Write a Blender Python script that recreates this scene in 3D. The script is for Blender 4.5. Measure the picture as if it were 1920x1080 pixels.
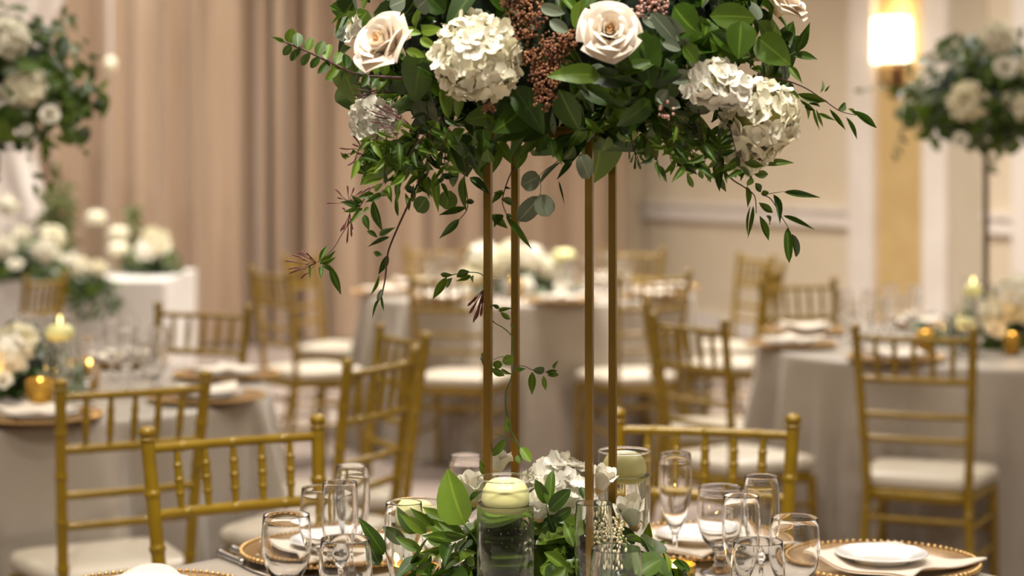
import bpy, math, random
from mathutils import Vector, Matrix, Quaternion, noise
R = random.Random(11)
PI = math.pi
scene = bpy.context.scene
for o in list(bpy.data.objects):
    bpy.data.objects.remove(o)
col = scene.collection

# ------------------------------------------------------------------ camera, world, lights, exposure
F, YH, H = 3733.0, 285.0, 1.47          # focal length in pixels, horizon row, eye height
cd = bpy.data.cameras.new('camera')
cd.sensor_width = 36.0
cd.lens = F / 1920 * 36
cd.shift_y = -(540 - YH) / 1920
cd.clip_end = 100
cd.dof.use_dof = True
cd.dof.focus_distance = 2.88
cd.dof.aperture_fstop = 3.0
cam = bpy.data.objects.new('camera', cd)
cam.location = (0, 0, H)
cam.rotation_euler = (PI / 2, 0, 0)
col.objects.link(cam)
scene.camera = cam

wd = bpy.data.worlds.new('room_ambient')
scene.world = wd
wd.use_nodes = True
bg = wd.node_tree.nodes['Background']
bg.inputs[0].default_value = (1.0, 0.95, 0.89, 1)
bg.inputs[1].default_value = 0.20

def area(name, loc, power, size, color=(1, 0.96, 0.90), shape='DISK', rot=(0, 0, 0)):
    l = bpy.data.lights.new(name, 'AREA')
    l.shape = shape
    l.size = size
    l.energy = power
    l.color = color
    o = bpy.data.objects.new(name, l)
    o.location = loc
    o.rotation_euler = rot
    col.objects.link(o)
    return o
# ceiling downlights of the ballroom
for (x, y, p) in [(-0.9, 1.35, 70), (1.1, 1.35, 70), (-0.3, 2.9, 24), (-3.2, 3.4, 14), (3.2, 3.8, 18), (-0.6, 5.6, 15), (-3.6, 7.4, 34), (3.6, 7.6, 42),
                  (0.2, 8.8, 62), (-1.8, 11.0, 54), (1.7, 11.4, 92), (-4.2, 11.4, 46), (-0.2, 13.6, 58), (-2.6, 13.6, 50)]:
    area('downlight', (x, y, 4.36), p, 0.18).data.spread = math.radians(125)
area('overhead_soft_light', (-1.0, 3.4, 4.2), 14, 1.6)  # broad soft overhead lights, both assumed; no fixture is built
area('overhead_soft_light', (0.6, 9.6, 4.2), 95, 1.6)

# added upward fill lights, brightening the ceiling and glass rims; no cove is built
for (x, y) in ((-3.5, 4.0), (3.0, 4.0), (-2.5, 10.5), (2.5, 10.0)):
    area('upward_fill', (x, y, 3.7), 45, 2.4, rot=(PI, 0, 0))

vs = scene.view_settings
vs.view_transform = 'Standard'
vs.look = 'None'
vs.exposure = 0.08
vs.gamma = 1.0
vs.use_curve_mapping = False
cy = scene.cycles
cy.max_bounces = 12
cy.diffuse_bounces = 3
cy.glossy_bounces = 4
cy.transmission_bounces = 12
cy.transparent_max_bounces = 8
cy.sample_clamp_indirect = 6.0
cy.use_denoising = True

# ------------------------------------------------------------------ helpers
def at(px, py, D):
    return Vector(((px - 960) / F * D, D, H - (py - YH) / F * D))

class MB:
    def __init__(s):
        s.v, s.f = [], []
    def add(s, vs_, fs_):
        n = len(s.v)
        s.v += [tuple(p) for p in vs_]
        s.f += [tuple(i + n for i in q) for q in fs_]
        return s
    def box(s, c, d, rz=0.0):
        hx, hy, hz = d[0] / 2, d[1] / 2, d[2] / 2
        cs, sn = math.cos(rz), math.sin(rz)
        vv = []
        for z in (-hz, hz):
            for (x, y) in ((-hx, -hy), (hx, -hy), (hx, hy), (-hx, hy)):
                vv.append((c[0] + x * cs - y * sn, c[1] + x * sn + y * cs, c[2] + z))
        return s.add(vv, [(3, 2, 1, 0), (4, 5, 6, 7), (0, 1, 5, 4), (1, 2, 6, 5), (2, 3, 7, 6), (3, 0, 4, 7)])
    def tube(s, pts, rad, n=8, cap=True, hint=None):
        pts = [Vector(p) for p in pts]
        if not isinstance(rad, (list, tuple)):
            rad = [rad] * len(pts)
        vv, ff = [], []
        up = Vector(hint) if hint else None
        for i, p in enumerate(pts):
            t = (pts[min(i + 1, len(pts) - 1)] - pts[max(i - 1, 0)])
            if t.length < 1e-9:
                t = Vector((0, 0, 1))
            t.normalize()
            if up is None:
                up = Vector((1, 0, 0)) if abs(t.x) < 0.8 else Vector((0, 1, 0))
            a = (up - t * up.dot(t))
            if a.length < 1e-6:
                a = t.orthogonal()
            a.normalize()
            up = a
            b = t.cross(a)
            for k in range(n):
                w = 2 * PI * k / n
                vv.append(p + (a * math.cos(w) + b * math.sin(w)) * rad[i])
        m = len(pts)
        for i in range(m - 1):
            for k in range(n):
                k2 = (k + 1) % n
                ff.append((i * n + k, i * n + k2, (i + 1) * n + k2, (i + 1) * n + k))
        if cap:
            ff.append(tuple(range(n - 1, -1, -1)))
            ff.append(tuple((m - 1) * n + k for k in range(n)))
        return s.add(vv, ff)
    def lathe(s, prof, n=32, c=(0, 0, 0), close=False):
        """prof: (r, z) pairs; r=0 ends collapse to a fan; close joins the last ring to the first."""
        vv, ff, rings = [], [], []
        for (r, z) in prof:
            if r < 1e-7:
                rings.append([len(vv)])
                vv.append((c[0], c[1], c[2] + z))
            else:
                rings.append(list(range(len(vv), len(vv) + n)))
                for k in range(n):
                    w = 2 * PI * k / n
                    vv.append((c[0] + r * math.cos(w), c[1] + r * math.sin(w), c[2] + z))
        pairs = list(zip(rings[:-1], rings[1:]))
        if close:
            pairs.append((rings[-1], rings[0]))
        for a, b in pairs:
            for k in range(n):
                k2 = (k + 1) % n
                if len(a) == 1 and len(b) == 1:
                    continue
                if len(a) == 1:
                    ff.append((a[0], b[k2], b[k]))
                elif len(b) == 1:
                    ff.append((a[k], a[k2], b[0]))
                else:
                    ff.append((a[k], a[k2], b[k2], b[k]))
        return s.add(vv, ff)
    def grid(s, fn, nu, nv):
        vv = [fn(i / nu, j / nv) for j in range(nv + 1) for i in range(nu + 1)]
        ff = [(j * (nu + 1) + i, j * (nu + 1) + i + 1, (j + 1) * (nu + 1) + i + 1, (j + 1) * (nu + 1) + i)
              for j in range(nv) for i in range(nu)]
        return s.add(vv, ff)
    def ball(s, c, r, nu=8, nv=6, fn=None):
        if not isinstance(r, (list, tuple)):
            r = (r, r, r)
        prof_v, ff = [], []
        vv = [(0, 0, -1)]
        for j in range(1, nv):
            p = -PI / 2 + PI * j / nv
            for i in range(nu):
                w = 2 * PI * i / nu
                vv.append((math.cos(p) * math.cos(w), math.cos(p) * math.sin(w), math.sin(p)))
        vv.append((0, 0, 1))
        last = len(vv) - 1
        for i in range(nu):
            i2 = (i + 1) % nu
            ff.append((0, 1 + i2, 1 + i))
            ff.append((last, 1 + (nv - 2) * nu + i, 1 + (nv - 2) * nu + i2))
            for j in range(nv - 2):
                ff.append((1 + j * nu + i, 1 + j * nu + i2, 1 + (j + 1) * nu + i2, 1 + (j + 1) * nu + i))
        out = []
        for q in vv:
            k = fn(Vector(q)) if fn else 1.0
            out.append((c[0] + q[0] * r[0] * k, c[1] + q[1] * r[1] * k, c[2] + q[2] * r[2] * k))
        return s.add(out, ff)
    def mesh(s, name, mat, smooth=True, angle=None):
        m = bpy.data.meshes.new(name)
        m.from_pydata(s.v, [], s.f)
        if smooth:
            m.polygons.foreach_set('use_smooth', [True] * len(m.polygons))
            if angle:
                m.set_sharp_from_angle(angle=math.radians(angle))
        m.materials.append(mat)
        m.update()
        return m

def obj(name, mesh, parent=None, mtx=None):
    o = bpy.data.objects.new(name, mesh)
    col.objects.link(o)
    if parent is not None:
        o.parent = parent
    if mtx is not None:
        o.matrix_basis = mtx
    return o

def tag(o, label, cat, group=None):
    o['label'] = label
    o['category'] = cat
    if group:
        o['group'] = group
    return o

def thing(name, label, cat, loc=(0, 0, 0), rz=0.0, group=None):
    o = bpy.data.objects.new(name, None)
    o.empty_display_size = 0.05
    col.objects.link(o)
    o.location = loc
    o.rotation_euler = (0, 0, rz)
    return tag(o, label, cat, group)

def struct(name, mesh, parent=None):
    o = obj(name, mesh, parent)
    if parent is None:
        o['kind'] = 'structure'
    return o

def basis(base, direction, normal, length, width):
    """matrix that maps unit leaf space (y along the leaf, z its face) to the world"""
    y = direction.normalized()
    z = normal - y * normal.dot(y)
    if z.length < 1e-4:
        z = y.orthogonal()
    z.normalize()
    x = y.cross(z)
    m = Matrix.Identity(4)
    for r in range(3):
        m[r][0] = x[r] * width
        m[r][1] = y[r] * length
        m[r][2] = z[r] * length
        m[r][3] = base[r]
    return m

def axis_mtx(loc, zdir, scale=1.0, spin=0.0):
    q = Vector((0, 0, 1)).rotation_difference(Vector(zdir).normalized())
    return Matrix.Translation(loc) @ q.to_matrix().to_4x4() @ Matrix.Rotation(spin, 4, 'Z') @ Matrix.Diagonal((scale, scale, scale, 1))

# ------------------------------------------------------------------ materials
def srgb(r, g, b):
    def f(c):
        c /= 255
        return c / 12.92 if c <= 0.04045 else ((c + 0.055) / 1.055) ** 2.4
    return (f(r), f(g), f(b), 1)

def mat(name, c1, c2=None, scale=8.0, rough=0.5, metal=0.0, bump=0.0, bscale=None, spec=0.5, sheen=0.0, trans=0.0, sss=0.0,
        per_object=False, stretch=None, emit=None, estr=0.0, coat=0.0, rib=False):
    m = bpy.data.materials.new(name)
    m.use_nodes = True
    nt = m.node_tree
    N, L = nt.nodes, nt.links
    p = N['Principled BSDF']
    out = N['Material Output']
    p.inputs['Roughness'].default_value = rough
    p.inputs['Metallic'].default_value = metal
    p.inputs['Specular IOR Level'].default_value = spec
    p.inputs['Sheen Weight'].default_value = sheen
    p.inputs['Coat Weight'].default_value = coat
    if sss:
        p.inputs['Subsurface Weight'].default_value = sss
        p.inputs['Subsurface Radius'].default_value = (0.02, 0.012, 0.006)
    if emit:
        p.inputs['Emission Color'].default_value = emit
        p.inputs['Emission Strength'].default_value = estr
    tc = N.new('ShaderNodeTexCoord')
    mp = N.new('ShaderNodeMapping')
    L.new(tc.outputs['Object'], mp.inputs[0])
    if stretch:
        mp.inputs['Scale'].default_value = stretch
    nz = N.new('ShaderNodeTexNoise')
    nz.inputs['Scale'].default_value = scale
    nz.inputs['Detail'].default_value = 4
    L.new(mp.outputs[0], nz.inputs[0])
    c2 = c2 or tuple(min(1, c * 1.12) for c in c1[:3]) + (1,)
    mix = N.new('ShaderNodeMix')
    mix.data_type = 'RGBA'
    mix.inputs[6].default_value = c1
    mix.inputs[7].default_value = c2
    if per_object:
        oi = N.new('ShaderNodeObjectInfo')
        ad = N.new('ShaderNodeMath')
        ad.operation = 'MULTIPLY_ADD'
        L.new(nz.outputs['Fac'], ad.inputs[0])
        ad.inputs[1].default_value = 0.5
        L.new(oi.outputs['Random'], ad.inputs[2])
        sb = N.new('ShaderNodeMath')
        sb.operation = 'SUBTRACT'
        sb.use_clamp = True
        L.new(ad.outputs[0], sb.inputs[0])
        sb.inputs[1].default_value = 0.25
        L.new(sb.outputs[0], mix.inputs[0])
    else:
        mr = N.new('ShaderNodeMapRange')
        mr.inputs[1].default_value = 0.32
        mr.inputs[2].default_value = 0.68
        L.new(nz.outputs['Fac'], mr.inputs[0])
        L.new(mr.outputs[0], mix.inputs[0])
    if rib:                                    # paler midrib down the middle of each leaf
        sx = N.new('ShaderNodeSeparateXYZ')
        L.new(tc.outputs['UV'], sx.inputs[0])
        s1 = N.new('ShaderNodeMath')
        s1.operation = 'SUBTRACT'
        L.new(sx.outputs[0], s1.inputs[0])
        s1.inputs[1].default_value = 0.5
        s2 = N.new('ShaderNodeMath')
        s2.operation = 'ABSOLUTE'
        L.new(s1.outputs[0], s2.inputs[0])
        m2 = N.new('ShaderNodeMapRange')
        m2.inputs[1].default_value = 0.012
        m2.inputs[2].default_value = 0.055
        m2.inputs[3].default_value = 0.55
        m2.inputs[4].default_value = 0.0
        L.new(s2.outputs[0], m2.inputs[0])
        mix2 = N.new('ShaderNodeMix')
        mix2.data_type = 'RGBA'
        L.new(m2.outputs[0], mix2.inputs[0])
        L.new(mix.outputs[2], mix2.inputs[6])
        mix2.inputs[7].default_value = tuple(min(1, c * 1.5 + 0.05) for c in c2[:2]) + (c2[2] * 1.4 + 0.02, 1)
        mix = mix2
    L.new(mix.outputs[2], p.inputs['Base Color'])
    if bump:
        nb = N.new('ShaderNodeTexNoise')
        nb.inputs['Scale'].default_value = bscale or scale * 4
        nb.inputs['Detail'].default_value = 3
        L.new(mp.outputs[0], nb.inputs[0])
        bp = N.new('ShaderNodeBump')
        bp.inputs['Strength'].default_value = bump
        bp.inputs['Distance'].default_value = 0.01
        L.new(nb.outputs['Fac'], bp.inputs['Height'])
        L.new(bp.outputs[0], p.inputs['Normal'])
    if trans:
        t = N.new('ShaderNodeBsdfTranslucent')
        L.new(mix.outputs[2], t.inputs[0])
        ms = N.new('ShaderNodeMixShader')
        ms.inputs[0].default_value = trans
        L.new(p.outputs[0], ms.inputs[1])
        L.new(t.outputs[0], ms.inputs[2])
        L.new(ms.outputs[0], out.inputs[0])
    return m

def glass_mat(name, ior=1.46, color=(1, 1, 1, 1), rough=0.0):
    m = bpy.data.materials.new(name)
    m.use_nodes = True
    nt = m.node_tree
    nt.nodes.remove(nt.nodes['Principled BSDF'])
    g = nt.nodes.new('ShaderNodeBsdfGlass')
    g.inputs['IOR'].default_value = ior
    g.inputs['Color'].default_value = color
    g.inputs['Roughness'].default_value = rough
    nt.links.new(g.outputs[0], nt.nodes['Material Output'].inputs[0])
    return m

def thin_glass_mat(name):
    """thin-walled clear glass: clear with a fresnel shine"""
    m = bpy.data.materials.new(name)
    m.use_nodes = True
    nt = m.node_tree
    nt.nodes.remove(nt.nodes['Principled BSDF'])
    t = nt.nodes.new('ShaderNodeBsdfTransparent')
    t.inputs[0].default_value = (0.97, 0.98, 0.97, 1)
    g = nt.nodes.new('ShaderNodeBsdfGlossy')
    g.inputs['Roughness'].default_value = 0.03
    fr = nt.nodes.new('ShaderNodeLayerWeight')
    fr.inputs[0].default_value = 0.22
    mx = nt.nodes.new('ShaderNodeMixShader')
    ml = nt.nodes.new('ShaderNodeMath')
    ml.operation = 'MULTIPLY'
    ml.inputs[1].default_value = 0.55
    nt.links.new(fr.outputs[1], ml.inputs[0])
    nt.links.new(ml.outputs[0], mx.inputs[0])
    nt.links.new(t.outputs[0], mx.inputs[1])
    nt.links.new(g.outputs[0], mx.inputs[2])
    nt.links.new(mx.outputs[0], nt.nodes['Material Output'].inputs[0])
    return m

M = {}
M['carpet'] = mat('carpet', (0.20, 0.155, 0.13, 1), (0.36, 0.29, 0.245, 1), scale=1.6, rough=0.95, bump=0.4, bscale=160, spec=0.1)
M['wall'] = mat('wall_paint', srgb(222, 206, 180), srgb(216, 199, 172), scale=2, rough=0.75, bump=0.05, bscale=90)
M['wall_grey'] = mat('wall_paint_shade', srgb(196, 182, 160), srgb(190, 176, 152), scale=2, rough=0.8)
M['niche'] = mat('warm_lit_tan_wall', srgb(205, 176, 122), srgb(196, 166, 112), scale=5, rough=0.6, bump=0.1, bscale=120)  # tan wall tone with the sconce's warm light put into the colour
M['trim'] = mat('white_trim_paint', srgb(236, 226, 216), srgb(228, 217, 206), scale=3, rough=0.45)
M['ceiling'] = mat('ceiling_paint', srgb(236, 228, 214), rough=0.9)
M['drape'] = mat('tan_drape', srgb(184, 158, 132), srgb(162, 135, 109), scale=3, rough=0.7, sheen=0.3, bump=0.1, bscale=250, stretch=(1, 1, 0.12))
M['white_drape'] = mat('white_drape', srgb(238, 228, 220), srgb(228, 214, 204), scale=3, rough=0.8, sheen=0.2, trans=0.15)
M['cloth'] = mat('taupe_satin', srgb(170, 158, 143), srgb(158, 145, 129), scale=3, rough=0.42, sheen=0.35, bump=0.05, bscale=300)
M['white_cloth'] = mat('white_cloth', srgb(226, 220, 214), srgb(214, 206, 198), scale=3, rough=0.7, sheen=0.2)
M['gold_chair'] = mat('gold_chair_paint', (0.225, 0.132, 0.001, 1), (0.300, 0.178, 0.002, 1), scale=14, rough=0.26, metal=0.15, spec=0.6, bump=0.04, bscale=120)
M['gold_metal'] = mat('brushed_gold_metal', (0.31, 0.175, 0.030, 1), (0.40, 0.235, 0.045, 1), scale=30, rough=0.30, metal=0.85, stretch=(1, 1, 0.05))
M['cushion'] = mat('ivory_vinyl', srgb(206, 195, 176), srgb(196, 183, 162), scale=4, rough=0.36, bump=0.05, bscale=80)
M['glass'] = glass_mat('clear_glass')
M['thin_glass'] = thin_glass_mat('thin_clear_glass')
M['water'] = glass_mat('water', 1.33, (0.985, 1.0, 0.975, 1))
M['wax'] = mat('candle_wax', srgb(255, 249, 184), srgb(254, 245, 170), scale=10, rough=0.3, sss=0.15, emit=(1, 0.85, 0.35, 1), estr=0.0)
M['ivory_wax'] = mat('ivory_wax', srgb(246, 238, 214), srgb(240, 230, 200), scale=10, rough=0.4, sss=0.3)
M['flame'] = mat('flame', (1, 0.8, 0.3, 1), rough=0.6, emit=(1.0, 0.74, 0.26, 1), estr=4.0)
M['glow_wax'] = mat('glowing_wax', (1, 0.8, 0.3, 1), rough=0.5, emit=(1.0, 0.66, 0.06, 1), estr=1.3)
M['votive'] = mat('mercury_gold_glass', (0.62, 0.36, 0.05, 1), (0.28, 0.14, 0.015, 1), scale=130, rough=0.22, metal=0.8, bump=0.5, bscale=260)
M['china'] = mat('white_china', srgb(242, 240, 238), srgb(236, 233, 230), scale=6, rough=0.12, coat=0.6)
M['charger'] = mat('champagne_charger', srgb(176, 142, 96), srgb(150, 116, 72), scale=12, rough=0.25, metal=0.6)
M['bead'] = mat('gold_bead', srgb(214, 178, 120), srgb(190, 150, 90), scale=60, rough=0.25, metal=0.8)
M['napkin'] = mat('ivory_napkin', srgb(236, 224, 206), srgb(226, 212, 192), scale=5, rough=0.75, sheen=0.3, bump=0.06, bscale=320)
M['silver'] = mat('polished_silver', (0.62, 0.61, 0.60, 1), (0.70, 0.69, 0.68, 1), scale=30, rough=0.14, metal=1.0)
M['shade'] = mat('lit_shade', (1, 0.92, 0.75, 1), rough=0.8, emit=(1.0, 0.86, 0.60, 1), estr=5.0)
M['bronze'] = mat('bronze_metal', (0.16, 0.09, 0.045, 1), (0.22, 0.13, 0.07, 1), scale=20, rough=0.4, metal=0.8)
# greenery
M['leaf_dark'] = mat('dark_glossy_leaf', (0.016, 0.042, 0.003, 1), (0.052, 0.108, 0.007, 1), scale=30, rough=0.30, trans=0.18, rib=True, per_object=True, bump=0.15, bscale=60)
M['leaf_mid'] = mat('mid_green_leaf', (0.040, 0.092, 0.005, 1), (0.125, 0.205, 0.012, 1), scale=30, rough=0.38, trans=0.25, rib=True, per_object=True, bump=0.15, bscale=60)
M['leaf_light'] = mat('light_green_leaf', (0.11, 0.21, 0.015, 1), (0.22, 0.34, 0.03, 1), scale=30, rough=0.4, trans=0.3, rib=True, per_object=True, bump=0.1, bscale=60)
M['eucalyptus'] = mat('eucalyptus_leaf', (0.11, 0.14, 0.08, 1), (0.23, 0.265, 0.17, 1), scale=30, rough=0.6, trans=0.2, rib=True, per_object=True)
M['olive_leaf'] = mat('olive_leaf', (0.10, 0.115, 0.03, 1), (0.16, 0.18, 0.05, 1), scale=20, rough=0.55, trans=0.25, per_object=True)
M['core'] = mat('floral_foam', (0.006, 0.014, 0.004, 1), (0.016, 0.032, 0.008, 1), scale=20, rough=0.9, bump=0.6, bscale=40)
M['stem_green'] = mat('green_stem', (0.05, 0.10, 0.015, 1), (0.09, 0.15, 0.03, 1), scale=40, rough=0.5)
M['stem_brown'] = mat('red_brown_stem', (0.055, 0.016, 0.010, 1), (0.09, 0.03, 0.016, 1), scale=40, rough=0.5)
M['bud'] = mat('jasmine_bud', (0.10, 0.016, 0.022, 1), (0.21, 0.05, 0.05, 1), scale=60, rough=0.5)
M['pink_bud'] = mat('pale_pink_bud', (0.50, 0.22, 0.17, 1), (0.66, 0.42, 0.32, 1), scale=60, rough=0.5)
M['berry'] = mat('burgundy_berry', (0.16, 0.045, 0.026, 1), (0.46, 0.22, 0.09, 1), scale=150, rough=0.35)
M['hydrangea'] = mat('cream_hydrangea', srgb(242, 233, 200), srgb(250, 244, 222), scale=60, rough=0.6, trans=0.10, per_object=True)
M['hydrangea_core'] = mat('hydrangea_heart', srgb(150, 148, 70), srgb(186, 180, 100), scale=40, rough=0.7)
M['rose'] = mat('blush_rose', srgb(250, 230, 204), srgb(253, 240, 222), scale=20, rough=0.55, trans=0.12, per_object=True)
M['rose_heart'] = mat('rose_heart', srgb(236, 196, 140), srgb(240, 206, 156), scale=30, rough=0.6, trans=0.15)
M['white_flower'] = mat('white_petal', srgb(247, 240, 218), srgb(252, 247, 232), scale=20, rough=0.55, trans=0.10, per_object=True)
M['astilbe'] = mat('cream_astilbe', srgb(226, 212, 160), srgb(240, 230, 196), scale=80, rough=0.6)

# ------------------------------------------------------------------ the room
def wall_pt(px, off=0.0):
    """point on the panelled wall that stands behind picture column px; off moves it into the room"""
    k = (px - 960) / F
    Y = 18.646 / (1 + 1.568 * k)
    n = Vector((-1.568, -1.0, 0)).normalized()
    return Vector((k * Y, Y, 0)) + n * off
WDIR = Vector((1, -1.568, 0)).normalized()
WRZ = math.atan2(WDIR.y, WDIR.x)
WN = Vector((-1.568, -1.0, 0)).normalized()

struct('floor', MB().grid(lambda u, v: (-12 + 24 * u, -5 + 25 * v, 0), 2, 2).mesh('floor', M['carpet'], False))
struct('ceiling', MB().grid(lambda u, v: (-12 + 24 * u, 20 - 24 * v, 4.5), 2, 2).mesh('ceiling', M['ceiling'], False))

def wall_box(mb, p0, p1, z0, z1, depth, off=0.0):
    a, b = wall_pt(p0), wall_pt(p1)
    c = (a + b) / 2 + WN * (off + depth / 2)
    return mb.box((c.x, c.y, (z0 + z1) / 2), ((b - a).length, depth, z1 - z0), WRZ)
mb = MB()
a, b = wall_pt(1080), wall_pt(2500)
c = (a + b) / 2 - WN * 0.10
mb.box((c.x, c.y, 2.25), ((b - a).length, 0.2, 4.5), WRZ)
wr = struct('wall_right', mb.mesh('wall_right', M['wall'], False))
tn = 0
def trim(p0, p1, z0, z1, depth, m='trim', off=0.0, steps=()):
    global tn
    tn += 1
    mb = wall_box(MB(), p0, p1, z0, z1, depth, off)
    for (sz0, sz1, sd) in steps:
        wall_box(mb, p0, p1, sz0, sz1, sd, off)
    return struct('trim_%d' % tn, mb.mesh('trim', M[m], False))
trim(1120, 1604, 0.93, 1.05, 0.035, steps=((1.02, 1.06, 0.06), (0.915, 0.94, 0.05)))       # chair rail
trim(1852, 1911, 0.93, 1.05, 0.035, steps=((1.02, 1.06, 0.06), (0.915, 0.94, 0.05)))
trim(1604, 1649, 0.0, 4.5, 0.07)                                                                # pilaster edges
trim(1742, 1787, 0.0, 4.5, 0.07)
trim(1911, 1965, 0.0, 4.5, 0.07)
trim(1965, 2490, 0.93, 1.05, 0.035)
trim(1120, 1604, 0.0, 0.16, 0.03)
trim(1852, 1911, 0.0, 0.16, 0.03)
struct('wall_niche', wall_box(MB(), 1649, 1742, 0.0, 4.5, 0.02).mesh('wall_niche', M['niche'], False))
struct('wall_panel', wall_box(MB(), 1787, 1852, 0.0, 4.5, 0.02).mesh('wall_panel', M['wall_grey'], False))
# wall behind the drapes
A, B = Vector((1.35, 17.1, 0)), Vector((-7.0, 13.6, 0))
mb = MB()
c = (A + B) / 2
rzb = math.atan2((A - B).y, (A - B).x)
mb.box((c.x, c.y, 2.25), ((A - B).length, 0.2, 4.5), rzb)
struct('wall_back', mb.mesh('wall_back', M['wall'], False))

# floor-length drapes, pipe-and-drape panels in a row
def drape_panel(p0, p1, seed, label):
    rr = random.Random(seed)
    p0, p1 = Vector(p0), Vector(p1)
    d = (p1 - p0)
    Ld = d.length
    d.normalize()
    n = Vector((d.y, -d.x, 0))
    if n.y > 0:
        n = -n
    nf = rr.randint(3, 4)
    ph = [rr.uniform(0, 6.3) for _ in range(4)]
    wob = [rr.uniform(0.4, 1.35) for _ in range(nf + 2)]
    def fn(u, v):
        z = 0.02 + v * 4.3
        q = u * nf + 0.55 * math.sin(u * 7.3 + ph[3]) + 0.3 * math.sin(u * 15.1 + ph[2])
        k = min(int(u * nf), nf - 1)
        fr = u * nf - k
        amp = 0.11 * ((1 - fr) * wob[k] + fr * wob[k + 1])
        o = amp * math.sin(2 * PI * q + ph[0]) + 0.03 * math.sin(4.6 * PI * q + ph[1]) + 0.016 * math.sin(2 * PI * q * 3.7 + ph[2] + z * 0.5)
        o *= 1.0 - 0.25 * v
        p = p0 + d * (u * Ld + 0.03 * math.sin(2 * PI * q + 1.3)) + n * (0.16 + o)
        return (p.x, p.y, z)
    mb = MB().grid(fn, 130, 6)
    o = obj('drape_panel', mb.mesh('drape_panel', M['drape']))
    return tag(o, label, 'drape', 'tan drapes along the back of the room')
DA, DB = Vector((0.88, 16.55, 0)), Vector((-5.4, 14.0, 0))
names = ['tan floor-length drape hanging beside the cream panelled wall', 'tan drape hanging directly behind the low-flower table',
         'tan drape hanging behind the single gold chair pair at the back', 'tan drape hanging behind the candle-topped white box table',
         'tan drape at the far end, partly behind the white swag']
for i in range(5):
    drape_panel(DA.lerp(DB, i / 5), DA.lerp(DB, (i + 1.03) / 5), 20 + i, names[i])

# white swagged fabric of a backdrop in front of the tan drapes
edge = [(125, -40), (118, 0), (97, 40), (80, 85), (66, 150), (60, 220), (62, 290), (80, 370), (90, 430), (84, 480), (70, 540), (60, 640)]
def fn(u, v):
    q = v * (len(edge) - 1)
    k = min(int(q), len(edge) - 2)
    fr = q - k
    ex = edge[k][0] * (1 - fr) + edge[k + 1][0] * fr
    ey = edge[k][1] * (1 - fr) + edge[k + 1][1] * fr
    p = at(ex, ey, 13.2)
    return (p.x - 1.25 * u, p.y + 0.25 * u + 0.05 * math.sin(u * 30 + v * 3) + 0.03 * math.sin(u * 17 + 1), max(p.z, 0.02))
o = obj('white_swag', MB().grid(fn, 60, 33).mesh('white_swag', M['white_drape']))
tag(o, 'white sheer fabric swag gathered in front of the tan drapes', 'drape')

# ------------------------------------------------------------------ wall sconce
p = wall_pt(1688, 0.02)
sc = thing('wall_sconce', 'lit wall sconce with bright cream shade on the warm-lit tan niche', 'sconce', p, WRZ)
zc = 2.27
mb = MB()
def shade_fn(u, v):
    w = PI * u
    rr_ = 0.165 - 0.012 * v
    return (rr_ * math.cos(w), -0.16 * math.sin(w) - 0.03, zc - 0.155 + 0.31 * v)
mb.grid(shade_fn, 24, 4)
obj('lamp_shade', mb.mesh('lamp_shade', M['shade']), sc)
mb = MB().box((0, -0.012, zc - 0.22), (0.13, 0.024, 0.36))
mb.box((0, -0.02, zc - 0.22), (0.09, 0.03, 0.30))
obj('back_plate', mb.mesh('back_plate', M['bronze'], False), sc)
for sx in (-0.065, 0.075):
    mb = MB().tube([(sx * 0.4, -0.03, zc - 0.34), (sx, -0.07, zc - 0.33), (sx, -0.1, zc - 0.28), (sx, -0.1, zc - 0.1)], [0.012, 0.014, 0.022, 0.016], 10)
    mb.ball((sx, -0.1, zc - 0.2), 0.03, 10, 8)
    obj('arm', mb.mesh('arm', M['bronze']), sc)
l = bpy.data.lights.new('sconce_lamp', 'POINT')
l.energy = 1.8
l.color = (1, 0.72, 0.38)
l.shadow_soft_size = 0.1
lo = bpy.data.objects.new('sconce_lamp', l)
col.objects.link(lo)
lo.parent = sc
lo.location = (0.02, -0.07, zc + 0.24)

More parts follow.
